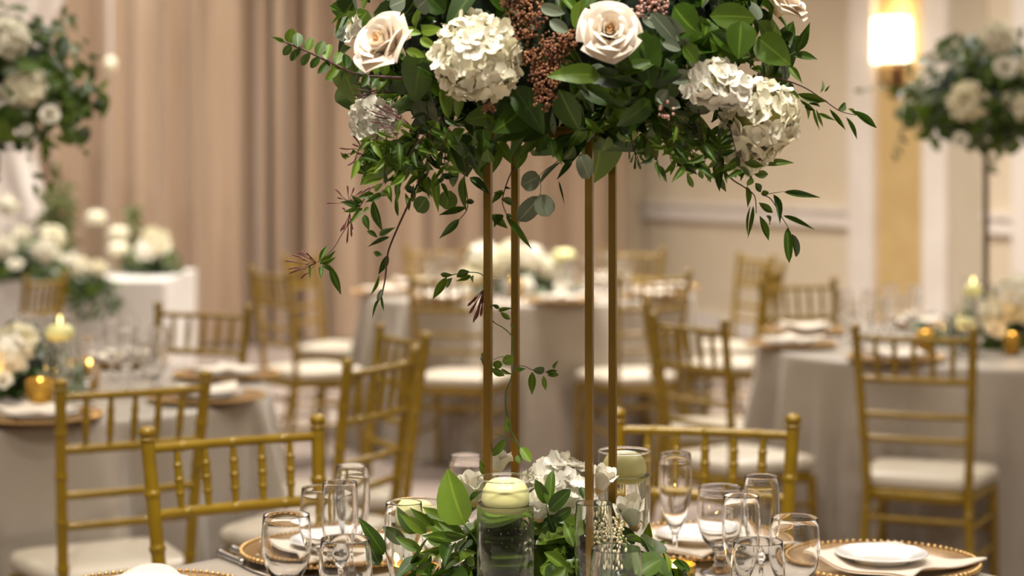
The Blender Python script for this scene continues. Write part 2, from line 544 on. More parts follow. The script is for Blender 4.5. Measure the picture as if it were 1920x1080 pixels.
# ------------------------------------------------------------------ tables
TZ = 0.76
def round_table(x, y, label, seed, Rr=0.835, group='round tables under taupe cloths'):
    rr = random.Random(seed)
    t = thing('round_table', label, 'table', (x, y, 0), 0, group)
    obj('tabletop', MB().lathe([(0, TZ - 0.03), (Rr - 0.012, TZ - 0.03), (Rr - 0.012, TZ - 0.006), (0, TZ - 0.006)], 64).mesh('tabletop', M['white_cloth']), t)
    n = 400
    ks = [(rr.randint(17, 19), 1.0), (rr.randint(25, 28), 0.6), (rr.randint(10, 12), 0.6), (rr.randint(38, 42), 0.2)]
    ks = [(k, a_, rr.uniform(0, 6.3)) for k, a_ in ks]
    rows = [(0.0, TZ, 0)]
    for r_ in (0.25, 0.5, 0.7, 0.85, 0.95):
        rows.append((r_ * Rr, TZ, 0))
    for w in (15, 40, 65, 88):
        w = math.radians(w)
        rows.append((Rr - 0.016 + 0.018 * math.sin(w), TZ - 0.018 + 0.018 * math.cos(w), 0))
    for t_ in (0.03, 0.08, 0.15, 0.25, 0.38, 0.52, 0.66, 0.8, 0.92, 1.0):
        rows.append((Rr + 0.002 + 0.045 * t_, (TZ - 0.02) * (1 - t_) + 0.008 * t_, min(1, t_ * 1.9) ** 0.8))
    vv, ff = [(0, 0, TZ)], []
    for (r_, z_, am) in rows[1:]:
        for k in range(n):
            w = 2 * PI * k / n
            f_ = sum(a_ * math.sin(kk * w + ph + 0.9 * math.sin(3 * w + ph) + 0.5 * math.sin(7 * w)) for kk, a_, ph in ks) / 1.6
            f_ = f_ + 0.35 * abs(f_) - 0.2
            rr_ = r_ + am * 0.062 * f_
            vv.append((rr_ * math.cos(w), rr_ * math.sin(w), z_))
    for k in range(n):
        ff.append((0, 1 + k, 1 + (k + 1) % n))
    for j in range(len(rows) - 2):
        for k in range(n):
            k2 = (k + 1) % n
            ff.append((1 + j * n + k, 1 + (j + 1) * n + k, 1 + (j + 1) * n + k2, 1 + j * n + k2))
    obj('tablecloth', MB().add(vv, ff).mesh('tablecloth', M['cloth']), t)
    return t
T0, T1, T2, T3 = (0.09, 2.87), (-1.56, 5.93), (1.74, 7.35), (0.08, 10.10)
round_table(*T0, 'round table in front with taupe cloth under the sharp tall flower stand', 1, 0.87)
round_table(*T1, 'round taupe table beside the white box table, gold votives on it', 2)
round_table(*T2, 'round taupe table below the lit wall sconce', 3)
round_table(*T3, 'round pale-clothed table standing in front of the tan drapes', 4)

# white draped rectangular table at the back
t = thing('box_table', 'rectangular table boxed in white cloth, candles and flowers on top', 'table', (-2.62, 11.5, 0))
def box_cloth():
    mb = MB()
    X, Y, Z = 0.71, 0.56, 0.76
    def side(u, v):
        q = u * 4
        k = int(min(q, 3.999))
        fr = q - k
        c = [(-X, -Y), (X, -Y), (X, Y), (-X, Y), (-X, -Y)]
        x = c[k][0] * (1 - fr) + c[k + 1][0] * fr
        y = c[k][1] * (1 - fr) + c[k + 1][1] * fr
        o = 0.012 * math.sin(u * 60) * (1 - v)
        return (x * (1 + o), y * (1 + o), 0.01 + v * (Z - 0.01))
    mb.grid(side, 160, 5)
    mb.grid(lambda u, v: (-X + 2 * X * u, -Y + 2 * Y * v, Z), 6, 6)
    return mb.mesh('tablecloth', M['white_cloth'], True, 50)
obj('tablecloth', box_cloth(), t)

# ------------------------------------------------------------------ chiavari chairs
def chair_meshes():
    m = {}
    def ringed(path_fn, n, rings, r0, taper=0.0, bump=0.0036):
        pts, rad = [], []
        for i in range(n + 1):
            t_ = i / n
            pts.append(path_fn(t_))
            r_ = r0 * (1 - taper * (2 * t_ - 1))
            for g in rings:
                r_ += bump * math.exp(-((t_ - g) / 0.0055) ** 2)
            rad.append(r_)
        return pts, rad
    for s_, nm in ((-1, 'post_l'), (1, 'post_r')):
        def pf(t_, s_=s_):
            z = t_ * 0.905
            if z < 0.42:
                q = 1 - z / 0.42
                return (s_ * (0.158 + 0.026 * q ** 1.5), 0.055 - 0.075 * q ** 1.6, z)
            q = (z - 0.42) / 0.485
            return (s_ * (0.158 + 0.0245 * q), 0.055 - 0.055 * q ** 1.3, z)
        pts, rad = ringed(pf, 230, [0.12, 0.25, 0.38, 0.52, 0.645, 0.77, 0.885], 0.0138)
        # finial
        x, y = pts[-1][0], pts[-1][1]
        for dz, r_ in ((0.001, 0.0172), (0.0035, 0.0172), (0.005, 0.0132), (0.0085, 0.0128), (0.0105, 0.0168), (0.0175, 0.0172), (0.0225, 0.0155), (0.0265, 0.0115), (0.029, 0.003)):
            pts.append((x, y, 0.905 + dz))
            rad.append(r_)
        m[nm] = MB().tube(pts, rad, 12).mesh('back_post', M['gold_chair'])
        def lf(t_, s_=s_):
            return (s_ * (0.185 - 0.006 * t_), 0.380 + 0.012 * (1 - t_), t_ * 0.40)
        pts, rad = ringed(lf, 60, [0.25, 0.5, 0.72, 0.92], 0.0150, -0.12)
        m['leg_l' if s_ < 0 else 'leg_r'] = MB().tube(pts, rad, 12).mesh('front_leg', M['gold_chair'])
    def post_xy(z):
        q = (z - 0.42) / 0.485
        return 0.158 + 0.0245 * q, 0.055 - 0.055 * max(q, 0) ** 1.3
    def rail(z, r0, rings, bow=0.012):
        hx, y0 = post_xy(z)
        pts, rad = ringed(lambda t_: (-hx + 2 * hx * t_, y0 - bow * math.sin(PI * t_), z), 90, rings, r0, 0, 0.0026)
        return MB().tube(pts, rad, 10, hint=(0, 0, 1))
    m['top_rail'] = rail(0.888, 0.0095, [0.2, 0.5, 0.8]).mesh('top_rail', M['gold_chair'])
    m['spindle_rail'] = rail(0.760, 0.0115, [0.2, 0.5, 0.8]).mesh('spindle_rail', M['gold_chair'])
    m['cross_hi'] = rail(0.648, 0.0100, [0.15, 0.38, 0.62, 0.85]).mesh('cross_rail', M['gold_chair'])
    m['cross_lo'] = rail(0.572, 0.0100, [0.15, 0.38, 0.62, 0.85]).mesh('cross_rail', M['gold_chair'])
    for i in range(5):
        q = (i + 1) / 6
        h0, y0 = post_xy(0.76)
        h1, y1 = post_xy(0.888)
        b_ = 0.012 * math.sin(PI * q)
        pts, rad = [], []
        for k in range(45):
            t_ = k / 44
            pts.append((-(h0 + (h1 - h0) * t_) + 2 * (h0 + (h1 - h0) * t_) * q, y0 + (y1 - y0) * t_ - b_, 0.762 + 0.124 * t_))
            rad.append(0.0058 + 0.0030 * math.sin(PI * t_) + 0.0026 * sum(math.exp(-((t_ - g) / 0.022) ** 2) for g in (0.28, 0.5, 0.72)))
        m['spindle%d' % i] = MB().tube(pts, rad, 8).mesh('spindle', M['gold_chair'])
    # seat frame: trapezoid ring of four rounded boards, drawn as one slab
    def slab(z0, z1, fx, rx, y0, y1, nn=40, dome=0.0, rnd=0.014):
        mb = MB()
        out = []
        for k in range(nn):
            w = 2 * PI * k / nn
            c_, s_ = math.cos(w), math.sin(w)
            e = 0.32
            sx = math.copysign(abs(c_) ** e, c_)
            sy = math.copysign(abs(s_) ** e, s_)
            v_ = (sy + 1) / 2
            out.append((sx * (rx + (fx - rx) * v_), y0 + (y1 - y0) * v_))
        cx, cyy = 0, (y0 + y1) / 2
        rings = []
        H_ = z1 - z0
        prof = [(0.0, 0.001), (0.96, 0.0), (1.0, 0.2 * H_), (1.012, 0.5 * H_), (1.0, 0.75 * H_), (0.965, 0.92 * H_), (0.9, H_), (0.6, H_ + dome * 0.7), (0.3, H_ + dome), (0.0, H_ + dome)]
        vv, ff = [], []
        for (k_, z_) in prof:
            if k_ == 0:
                rings.append([len(vv)])
                vv.append((cx, cyy, z0 + z_))
            else:
                rings.append(list(range(len(vv), len(vv) + nn)))
                for (x, y) in out:
                    vv.append((cx + (x - cx) * k_, cyy + (y - cyy) * k_, z0 + z_))
        for a_, b_ in zip(rings[:-1], rings[1:]):
            for k in range(nn):
                k2 = (k + 1) % nn
                if len(a_) == 1:
                    ff.append((a_[0], b_[k2], b_[k]))
                elif len(b_) == 1:
                    ff.append((a_[k], a_[k2], b_[0]))
                else:
                    ff.append((a_[k], a_[k2], b_[k2], b_[k]))
        return mb.add(vv, ff)
    m['seat_frame'] = slab(0.375, 0.415, 0.196, 0.168, 0.035, 0.400, 40, 0.0).mesh('seat_frame', M['gold_chair'], True, 40)
    m['cushion'] = slab(0.414, 0.460, 0.208, 0.174, 0.045, 0.412, 44, 0.012).mesh('cushion', M['cushion'])
    def bar(p0, p1, r0):
        p0, p1 = Vector(p0), Vector(p1)
        pts, rad = ringed(lambda t_: p0.lerp(p1, t_), 30, [0.3, 0.7], r0, 0, 0.002)
        return MB().tube(pts, rad, 8).mesh('stretcher', M['gold_chair'])
    def px_(z):
        q = 1 - z / 0.42
        return 0.158 + 0.026 * q ** 1.5, 0.055 - 0.075 * q ** 1.6
    for s_ in (-1, 1):
        for j, z in enumerate((0.30, 0.20)):
            hx, yy = px_(z)
            m['st%d%d' % (s_, j)] = bar((s_ * hx, yy, z), (s_ * 0.182, 0.383, z), 0.008)
    hx, yy = px_(0.32)
    m['st_back'] = bar((-hx, yy, 0.32), (hx, yy, 0.32), 0.010)
    m['st_front'] = bar((-0.182, 0.383, 0.25), (0.182, 0.383, 0.25), 0.008)
    return m
CH = chair_meshes()
CHAIR_PARTS = [('back_post', 'post_l'), ('back_post', 'post_r'), ('front_leg', 'leg_l'), ('front_leg', 'leg_r'), ('top_rail', 'top_rail'),
               ('spindle_rail', 'spindle_rail'), ('cross_rail', 'cross_hi'), ('cross_rail', 'cross_lo')] + \
              [('spindle', 'spindle%d' % i) for i in range(5)] + [('seat_frame', 'seat_frame'), ('cushion', 'cushion'), ('stretcher', 'st-10'),
               ('stretcher', 'st-11'), ('stretcher', 'st10'), ('stretcher', 'st11'), ('stretcher', 'st_back'), ('stretcher', 'st_front')]
def chair(x, y, face, label):
    fx, fy = face
    rz = math.atan2(fy, fx) - PI / 2
    t = thing('chiavari_chair', label, 'chair', (x, y, 0), rz, 'gold chiavari chairs')
    for nm, key in CHAIR_PARTS:
        obj(nm, CH[key], t)
    return t
def to(T, x, y):
    return (T[0] - x, T[1] - y)
chairs = [
    (-0.556, 3.99, T0, 'gold chiavari chair behind the front table, over the silver cutlery'),
    (0.400, 4.13, T0, 'gold chiavari chair behind the front table, right behind the flutes'),
    (-0.912, 4.81, T1, 'gold chiavari chair drawn to the gold-votive table, its ivory seat showing fully'),
    (-0.350, 5.35, T1, 'gold chiavari chair seen almost edge-on, nearer of two facing the votive table'),
    (-0.335, 6.08, (-0.90, -0.43), 'gold chiavari chair half hidden behind a nearer edge-on chair, facing the votive table'),
    (-1.10, 7.08, T1, 'gold chiavari chair on the far side of the votive table, facing the camera'),
    (-1.13, 9.28, T3, 'gold chair with wide white seat turned towards the low-flower table, by the drapes'),
    (-1.12, 10.55, T3, 'blurred gold chair just behind the white-seated chair by the drapes'),
    (-0.285, 8.90, T3, 'gold chair with its back to us, seat behind the two left stand poles'),
    (0.640, 8.97, T3, 'gold chair with its back to us, seat behind the two right stand poles'),
    (0.580, 6.55, T2, 'gold chair at the sconce-side table, its seat behind the front chair with flutes'),
    (0.500, 7.42, T2, 'gold chair seen edge-on just behind another chair of the sconce-side table'),
    (1.300, 10.60, T3, 'pale blurred gold chair by the cream wall, furthest from the camera there'),
    (1.270, 9.65, T3, 'gold chair edge-on by the cream wall, between two other chairs'),
    (1.220, 8.50, T2, 'gold chair facing us on the far side of the sconce-side table'),
    (1.245, 6.17, T2, 'gold chiavari chair with its back to us, drawn up to the sconce-side table'),
    (-0.425, 11.35, T3, 'gold chair behind the low-flower table, over its flowers left of the poles'),
    (0.680, 11.20, T3, 'gold chair behind the low-flower table, on the wall side of the poles'),
    (-2.06, 8.80, (-1, 0.25), 'gold chair below the trailing flowers of the white box table'),
    (-2.22, 8.05, (-1, -0.1), 'gold chair at the picture edge, over the votive table'),
]
for (x, y, T, lab) in chairs:
    face = to(T, x, y) if T in (T0, T1, T2, T3) else T
    chair(x, y, face, lab)

# ------------------------------------------------------------------ glassware
def flute_meshes(mat_key, n):
    foot = [(0, 0.0), (0.026, 0.0), (0.0285, 0.0012), (0.0275, 0.0028), (0.017, 0.0045), (0.0075, 0.009), (0.0050, 0.018), (0.0044, 0.032), (0.0050, 0.046), (0.0066, 0.054), (0, 0.0545)]
    outer = [(0, 0.0535), (0.0062, 0.0540), (0.0100, 0.0600), (0.0150, 0.0700), (0.0205, 0.0840), (0.0250, 0.1000), (0.0279, 0.1170), (0.0292, 0.1340), (0.0290, 0.1520), (0.0281, 0.1700), (0.0271, 0.1885), (0.02705, 0.1896)]
    inner = [(0.0266, 0.1901), (0.0261, 0.1899), (0.02575, 0.1888), (0.0269, 0.1700), (0.0277, 0.1520), (0.0278, 0.1340), (0.0264, 0.1170), (0.0234, 0.1000), (0.0188, 0.0850), (0.0130, 0.0720), (0.0070, 0.0645), (0, 0.0630)]
    return (MB().lathe(outer + inner, n).mesh('bowl', M[mat_key]), MB().lathe(foot, n).mesh('stem', M[mat_key]))
def goblet_meshes(mat_key, n):
    foot = [(0, 0.0), (0.031, 0.0), (0.0345, 0.0015), (0.0335, 0.0035), (0.024, 0.0060), (0.014, 0.0110), (0.0095, 0.0180), (0.0105, 0.0235), (0.0088, 0.0290), (0.0105, 0.0360), (0.0140, 0.0405), (0, 0.041)]
    outer = [(0, 0.0400), (0.0130, 0.0405), (0.0205, 0.0460), (0.0280, 0.0560), (0.0340, 0.0690), (0.0378, 0.0840), (0.0392, 0.0990), (0.0388, 0.1140), (0.0376, 0.1300), (0.0362, 0.1450), (0.03615, 0.1459)]
    inner = [(0.0356, 0.1463), (0.0350, 0.1461), (0.03465, 0.1450), (0.0362, 0.1300), (0.0374, 0.1140), (0.0377, 0.0990), (0.0361, 0.0840), (0.0322, 0.0700), (0.0260, 0.0585), (0.0180, 0.0510), (0.0090, 0.0480), (0, 0.0475)]
    return (MB().lathe(outer + inner, n).mesh('bowl', M[mat_key]), MB().lathe(foot, n).mesh('stem', M[mat_key]))
FL, GO = flute_meshes('glass', 40), goblet_meshes('glass', 44)
FLB, GOB = flute_meshes('glass', 20), goblet_meshes('glass', 20)
def glass(kind, x, y, label, group, far=False, z=TZ, sc_=1.0):
    ms = (FLB if far else FL) if kind == 'flute' else (GOB if far else GO)
    t = thing('champagne_flute' if kind == 'flute' else 'water_goblet', label, 'glass', (x, y, z + 0.0005), R.uniform(0, 6), group)
    t.scale = (sc_, sc_, sc_)
    obj('bowl', ms[0], t)
    obj('stem', ms[1], t)
    return t
def gpos(px, py, kind):
    s_ = (py - YH) / (H - TZ - (0.190 if kind == 'flute' else 0.1462))
    D = F / s_
    return (px - 960) / F * D, D
for (k, px, py, lab) in [
    ('goblet', 537, 965, 'water goblet beside the silver cutlery, nearest the table edge'),
    ('flute', 637, 904, 'champagne flute in front of the tallest flute by the cutlery side'),
    ('flute', 661, 873, 'champagne flute standing furthest back in the cutlery-side glass group'),
    ('goblet', 606, 915, 'water goblet mostly hidden behind a flute on the cutlery side'),
    ('goblet', 648, 1010, 'water goblet cut by the lower picture edge, beside green leaves'),
    ('flute', 757, 942, 'champagne flute in front of a gold votive and yellow-lit leaves'),
    ('flute', 873, 853, 'champagne flute standing behind the large light green leaf'),
    ('flute', 1113, 943, 'champagne flute with a gold pole and cream astilbe seen through it'),
    ('goblet', 1155, 1028, 'water goblet in front of the cream astilbe at the lower picture edge'),
    ('flute', 1266, 850, 'single champagne flute beside the taller candle vase, in front of a plate'),
    ('goblet', 1350, 913, 'water goblet next to the single flute, in front of the gold chair'),
    ('flute', 1390, 929, 'champagne flute between two goblets, in front of another flute'),
    ('flute', 1428, 893, 'champagne flute in front of the gold chair post'),
    ('goblet', 1490, 970, 'water goblet beside the plate with folded napkin'),
    ('goblet', 1421, 1015, 'water goblet lowest in the frame in the flute group by the gold chair')]:
    x, y = gpos(px, py, k)
    if px in (1113, 1155):                      # a slimmer, taller pair standing in front of the flower stand
        D = 2.70 if px == 1113 else 2.62
        h_ = H - (py - YH) / F * D - TZ
        g = glass(k, (px - 960) / F * D, D, lab, 'glasses on the front table')
        g.scale = (0.90, 0.90, h_ / (0.190 if k == 'flute' else 0.1462))
        continue
    glass(k, x, y, lab, 'glasses on the front table')

# ------------------------------------------------------------------ place settings
def charger_meshes(n=64):
    prof = [(0, 0.002), (0.105, 0.002), (0.125, 0.006), (0.158, 0.012), (0.165, 0.0125), (0.165, 0.015), (0.158, 0.0155), (0.124, 0.0095), (0.105, 0.0055), (0, 0.0055)]
    plate = MB().lathe(prof, n).mesh('charger_disc', M['charger'])
    mb = MB()
    for k in range(84):
        w = 2 * PI * k / 84
        mb.ball((0.164 * math.cos(w), 0.164 * math.sin(w), 0.0155), 0.0048, 6, 4)
    return plate, mb.mesh('beaded_rim', M['bead'])
CHG = charger_meshes()
def plate_mesh(r, n=48):
    h_ = r * 0.16
    prof = [(0, 0.0), (r * 0.62, 0.0), (r * 0.64, 0.002), (r * 0.72, h_ * 0.55), (r * 0.97, h_), (r, h_ + 0.0012), (r * 0.985, h_ + 0.0035), (r * 0.95, h_ + 0.0030),
            (r * 0.71, h_ * 0.55 + 0.003), (r * 0.60, 0.0035), (r * 0.3, 0.003), (0, 0.003)]
    return MB().lathe(prof, n).mesh('plate', M['china'])
PL, PLB = plate_mesh(0.079), plate_mesh(0.105, 32)
def napkin_mesh(seed, half=0.108):
    rr = random.Random(seed)
    ph = [rr.uniform(0, 6.3) for _ in range(4)]
    mb = MB()
    def top(u, v, dz):
        x, y = (u - 0.5) * 2 * half, (v - 0.5) * 2 * half
        z = 0.010 + 0.004 * math.sin(u * 5 + ph[0]) + 0.004 * math.sin(v * 6 + ph[1]) + 0.003 * math.sin((u + v) * 9 + ph[2])
        r_ = math.hypot(x, y)
        k = max(0.0, min(1.0, (r_ - 0.06) / 0.07))
        z = 0.004 + (z - 0.002) * k + 0.004 * k
        return (x + 0.008 * math.sin(v * 7 + ph[3]), y + 0.008 * math.sin(u * 6 + ph[2]), z + dz)
    mb.grid(lambda u, v: top(u, v, 0.003), 26, 26)
    mb.grid(lambda u, v: top(1 - u, v, -0.001), 26, 26)
    n = 27
    def idx(i, j, s_):
        return s_ * n * n + j * n + i
    ff = []
    for i in range(26):
        for (j0) in (0, 26):
            a_, b_ = idx(i, j0, 0), idx(i + 1, j0, 0)
            c_, d_ = idx(26 - i - 1, j0, 1), idx(26 - i, j0, 1)
            ff.append((a_, b_, c_, d_) if j0 else (b_, a_, d_, c_))
            a_, b_ = idx(j0, i, 0), idx(j0, i + 1, 0)
            c_, d_ = idx(26 - j0, i + 1, 1), idx(26 - j0, i, 1)
            ff.append((a_, d_, c_, b_))
    mb.f += ff
    return mb.mesh('napkin', M['napkin'])
def charger(x, y, label, group=None, z=TZ):
    t = thing('charger_plate', label, 'charger', (x, y, z), R.uniform(0, 1), group)
    obj('charger_disc', CHG[0], t)
    obj('beaded_rim', CHG[1], t)
    return t
def setting(x, y, where, rz):
    charger(x, y, 'champagne charger with beaded rim ' + where)
    n = obj('napkin', napkin_mesh(int(x * 977) + 3))
    n.location = (x + 0.01, y - 0.02, TZ + 0.0068)
    n.rotation_euler = (0, 0, rz)
    tag(n, 'folded ivory napkin ' + where, 'napkin')
    p_ = obj('bread_plate', PL)
    p_.location = (x, y, TZ + 0.0150)
    tag(p_, 'small white china plate ' + where, 'plate')
setting(0.628, 3.385, 'beside the goblet group near the gold chair back', 0.75)
setting(0.335, 3.560, 'behind the single flute and taller candle vase', 0.6)
setting(-0.310, 3.490, 'behind the cutlery-side goblets and flutes', 0.5)
setting(-0.578, 3.14, 'next to the silver knife handles at the lower picture edge', 0.9)

def cutlery(p0, p1, label):
    p0, p1 = Vector(p0), Vector(p1)
    d = p1 - p0
    t = thing('table_knife', label, 'cutlery', p0, math.atan2(d.y, d.x))
    pts, rad = [], []
    for i in range(21):
        q = i / 20
        pts.append((q * 0.105, 0, 0.007))
        rad.append((0.0035 if i == 0 else 0.0070) - 0.0022 * q + 0.0012 * math.exp(-((q - 0.06) / 0.04) ** 2) + 0.0012 * math.exp(-((q - 0.95) / 0.04) ** 2))
    obj('handle', MB().tube(pts, rad, 10).mesh('handle', M['silver']), t)
    mb = MB().tube([(0.105, 0, 0.006), (0.12, 0, 0.004), (0.16, 0, 0.0035), (0.21, 0.002, 0.003), (0.222, 0.006, 0.003)], [0.0045, 0.005, 0.006, 0.005, 0.001], 8)
    mb.v = [(v_[0], v_[1] * 1.4, 0.003 + (v_[2] - 0.003) * 0.25) for v_ in mb.v]
    obj('blade', mb.mesh('blade', M['silver']), t)
def tab(px, py, z=TZ):
    D = F * (H - z) / (py - YH)
    return ((px - 960) / F * D, D, z)
cutlery(tab(410, 1043), tab(505, 1084), 'silver knife lying nearest the white plate edge')
cutlery(tab(434, 1035), tab(530, 1070), 'silver knife lying just behind another knife, towards the goblet')

# ------------------------------------------------------------------ candles in glass cylinders
def vase_meshes(r, h, n=56):
    """thin blown wall as one sheet, with a solid rounded rim and a solid foot"""
    wall = MB().lathe([(r, 0.008), (r, h * 0.33), (r, h * 0.66), (r, h - 0.001)], n).mesh('cylinder', M['thin_glass'])
    rim = MB().lathe([(r - 0.0012 + 0.0016 * math.cos(w * PI / 4), h + 0.0016 * math.sin(w * PI / 4)) for w in range(8)], n, close=True).mesh('rim', M['glass'])
    foot = MB().lathe([(0, 0.0), (r - 0.002, 0.0), (r, 0.002), (r, 0.007), (r - 0.001, 0.008), (0, 0.008)], n).mesh('foot', M['glass'], True, 30)
    return wall, rim, foot
def water_mesh(r, h):
    r -= 0.0006
    prof = [(0, 0.0085), (r - 0.003, 0.0085), (r, 0.0115), (r, h), (r - 0.0025, h - 0.0012), (0, h - 0.0012)]
    return MB().lathe(prof, 48).mesh('water', M['water'], True, 25)
def candle_mesh(r, key='wax'):
    prof = [(0, -0.012), (r * 0.55, -0.012), (r * 0.85, -0.006), (r * 0.985, 0.002), (r, 0.008), (r * 0.985, 0.0135), (r * 0.93, 0.0200), (r * 0.83, 0.0262), (r * 0.68, 0.0310), (r * 0.55, 0.0332), (r * 0.48, 0.0336), (r * 0.40, 0.0325), (0, 0.0318)]
    return MB().lathe(prof, 40).mesh('candle', M[key])
def wick_mesh():
    return MB().tube([(0, 0, 0.0310), (0.0004, 0, 0.0355), (0.001, 0, 0.038)], 0.0009, 6).mesh('wick', M['stem_brown'])
WICK = wick_mesh()
FLAME = MB().ball((0, 0, 0.046), (0.0055, 0.0055, 0.013), 8, 8).mesh('flame', M['flame'])
def candle_vase(x, y, h, wl, label, where, r=0.040, z=TZ, lit=False, key='wax', detail=True, group='floating candle vases'):
    t = thing('cylinder_vase', label, 'vase', (x, y, z + 0.0005), 0, group)
    wall, rim, foot = vase_meshes(r, h, 56 if detail else 28)
    obj('cylinder', wall, t)
    obj('rim', rim, t)
    obj('foot', foot, t)
    if detail:
        obj('water', water_mesh(r, wl), t)
        mb = MB()
        for _ in range(150):
            w, zz = R.uniform(0, 2 * PI), wl - 0.012 - abs(R.gauss(0, 0.03))
            mb.ball(((r - 0.0042) * math.cos(w), (r - 0.0042) * math.sin(w), max(zz, 0.02)), R.uniform(0.0004, 0.0009), 6, 4)
        b_ = obj('bubbles', mb.mesh('bubbles', M['silver']), t)
        b_['kind'] = 'stuff'
    c = thing('floating_candle', 'pale yellow floating candle ' + where, 'candle', (x, y, z + wl + 0.0005), 0, 'floating candles')
    cr = r - 0.0060 if r > 0.042 else min(0.0335, r - 0.0045)
    obj('wax_body', candle_mesh(cr, key), c)
    if lit:
        obj('wick', WICK, c)
        obj('flame', FLAME, c)
def vpos(px, pyrim, h):
    D = F * (H - TZ - h) / (pyrim - YH)
    return (px - 960) / F * D, D
x, y = vpos(948, 897, 0.257)
candle_vase(x, y, 0.257, 0.222, 'clear cylinder vase of water in front of the gold poles', 'in the vase in front of the gold poles')
x, y = vpos(1172, 850, 0.257)
candle_vase(x, y + 0.02, 0.257, 0.222, 'clear cylinder vase of water behind the rightmost gold pole', 'in the vase behind the rightmost gold pole')
candle_vase(-0.146, 3.02, 0.178, 0.146, 'shorter clear cylinder vase behind the yellow-lit leaves', 'in the shorter vase behind the yellow-lit leaves')

def votive_mesh(r, h):
    prof = [(0, 0), (r * 0.8, 0), (r * 0.86, 0.003), (r, h), (r - 0.002, h + 0.001), (r * 0.86 - 0.003, 0.006), (0, 0.006)]
    return MB().lathe(prof, 32).mesh('cup', M['votive'])
def votive(x, y, label, r=0.034, h=0.068, z=TZ, light=1.1, group='gold votives'):
    t = thing('votive_holder', label, 'votive', (x, y, z + 0.0005), 0, group)
    obj('cup', votive_mesh(r, h), t)
    obj('wax', MB().lathe([(0, 0.008), (r * 0.80, 0.008), (r * 0.91, h * 0.84), (r * 0.5, h * 0.82), (0, h * 0.82)], 20).mesh('wax', M['glow_wax']), t)
    obj('flame', MB().ball((0, 0, h * 0.94), (0.004, 0.004, 0.009), 8, 6).mesh('flame', M['flame']), t)
    if light:
        l = bpy.data.lights.new('votive_light', 'POINT')
        l.energy = light
        l.color = (1, 0.55, 0.12)
        l.shadow_soft_size = 0.008
        lo = bpy.data.objects.new('votive_light', l)
        col.objects.link(lo)
        lo.parent = t
        lo.location = (0, 0, h + 0.010)
votive(-0.137, 3.10, 'mottled gold votive glowing behind a flute, among yellow-lit leaves')
votive(0.2525, 3.10, 'mottled gold votive in front of the single flute')

# ------------------------------------------------------------------ leaves
def leaf_mesh(name, mat_key, shape, bend=0.18, fold=0.25, nseg=7, wave=0.0):
    """unit leaf: y from 0 to 1, half width 0.5 at its widest"""
    mb = MB()
    vv, ff = [], []
    for j in range(nseg + 1):
        t_ = j / nseg
        w = 0.5 * shape(t_)
        zc_ = -bend * t_ * t_
        for k, xx in enumerate((-1, -0.5, 0, 0.5, 1)):
            x = xx * w
            vv.append((x, t_, zc_ + abs(x) * fold + wave * math.sin(t_ * 14 + xx * 2) * abs(xx)))
    for j in range(nseg):
        for k in range(4):
            ff.append((j * 5 + k, j * 5 + k + 1, (j + 1) * 5 + k + 1, (j + 1) * 5 + k))
    me = mb.add(vv, ff).mesh(name, M[mat_key])
    uv = me.uv_layers.new(name='leaf_uv')
    for lp in me.loops:
        i = lp.vertex_index
        uv.data[lp.index].uv = ((i % 5) / 4, (i // 5) / nseg)
    return me
def sh_broad(t_):
    return max(0.015, (math.sin(PI * min(1, t_ ** 0.72)) ** 0.75))
def sh_lance(t_):
    return max(0.01, math.sin(PI * t_ ** 0.8) ** 1.1)
def sh_oval(t_):
    return max(0.03, math.sin(PI * min(1, max(0, t_))) ** 0.55)
def sh_round(t_):
    return max(0.06, math.sqrt(max(0, 1 - (2 * t_ - 1) ** 2)) * (0.92 + 0.08 * t_))
LM = {}
for mk in ('leaf_dark', 'leaf_mid', 'leaf_light', 'eucalyptus', 'olive_leaf'):
    LM[mk] = {
        'broad': [leaf_mesh('leaf', mk, sh_broad, b, f, 8, 0.008) for b, f in ((0.20, 0.22), (0.08, 0.30), (0.34, 0.14))],
        'lance': [leaf_mesh('leaf', mk, sh_lance, b, f, 7, 0.0) for b, f in ((0.22, 0.3), (0.06, 0.4), (0.38, 0.25))],
        'oval': [leaf_mesh('leaf', mk, sh_oval, b, f, 7, 0.0) for b, f in ((0.12, 0.2), (0.05, 0.25), (0.25, 0.15))],
        'round': [leaf_mesh('leaf', mk, sh_round, b, f, 8, 0.0) for b, f in ((0.06, 0.05), (0.14, 0.1), (0.02, 0.02))]}

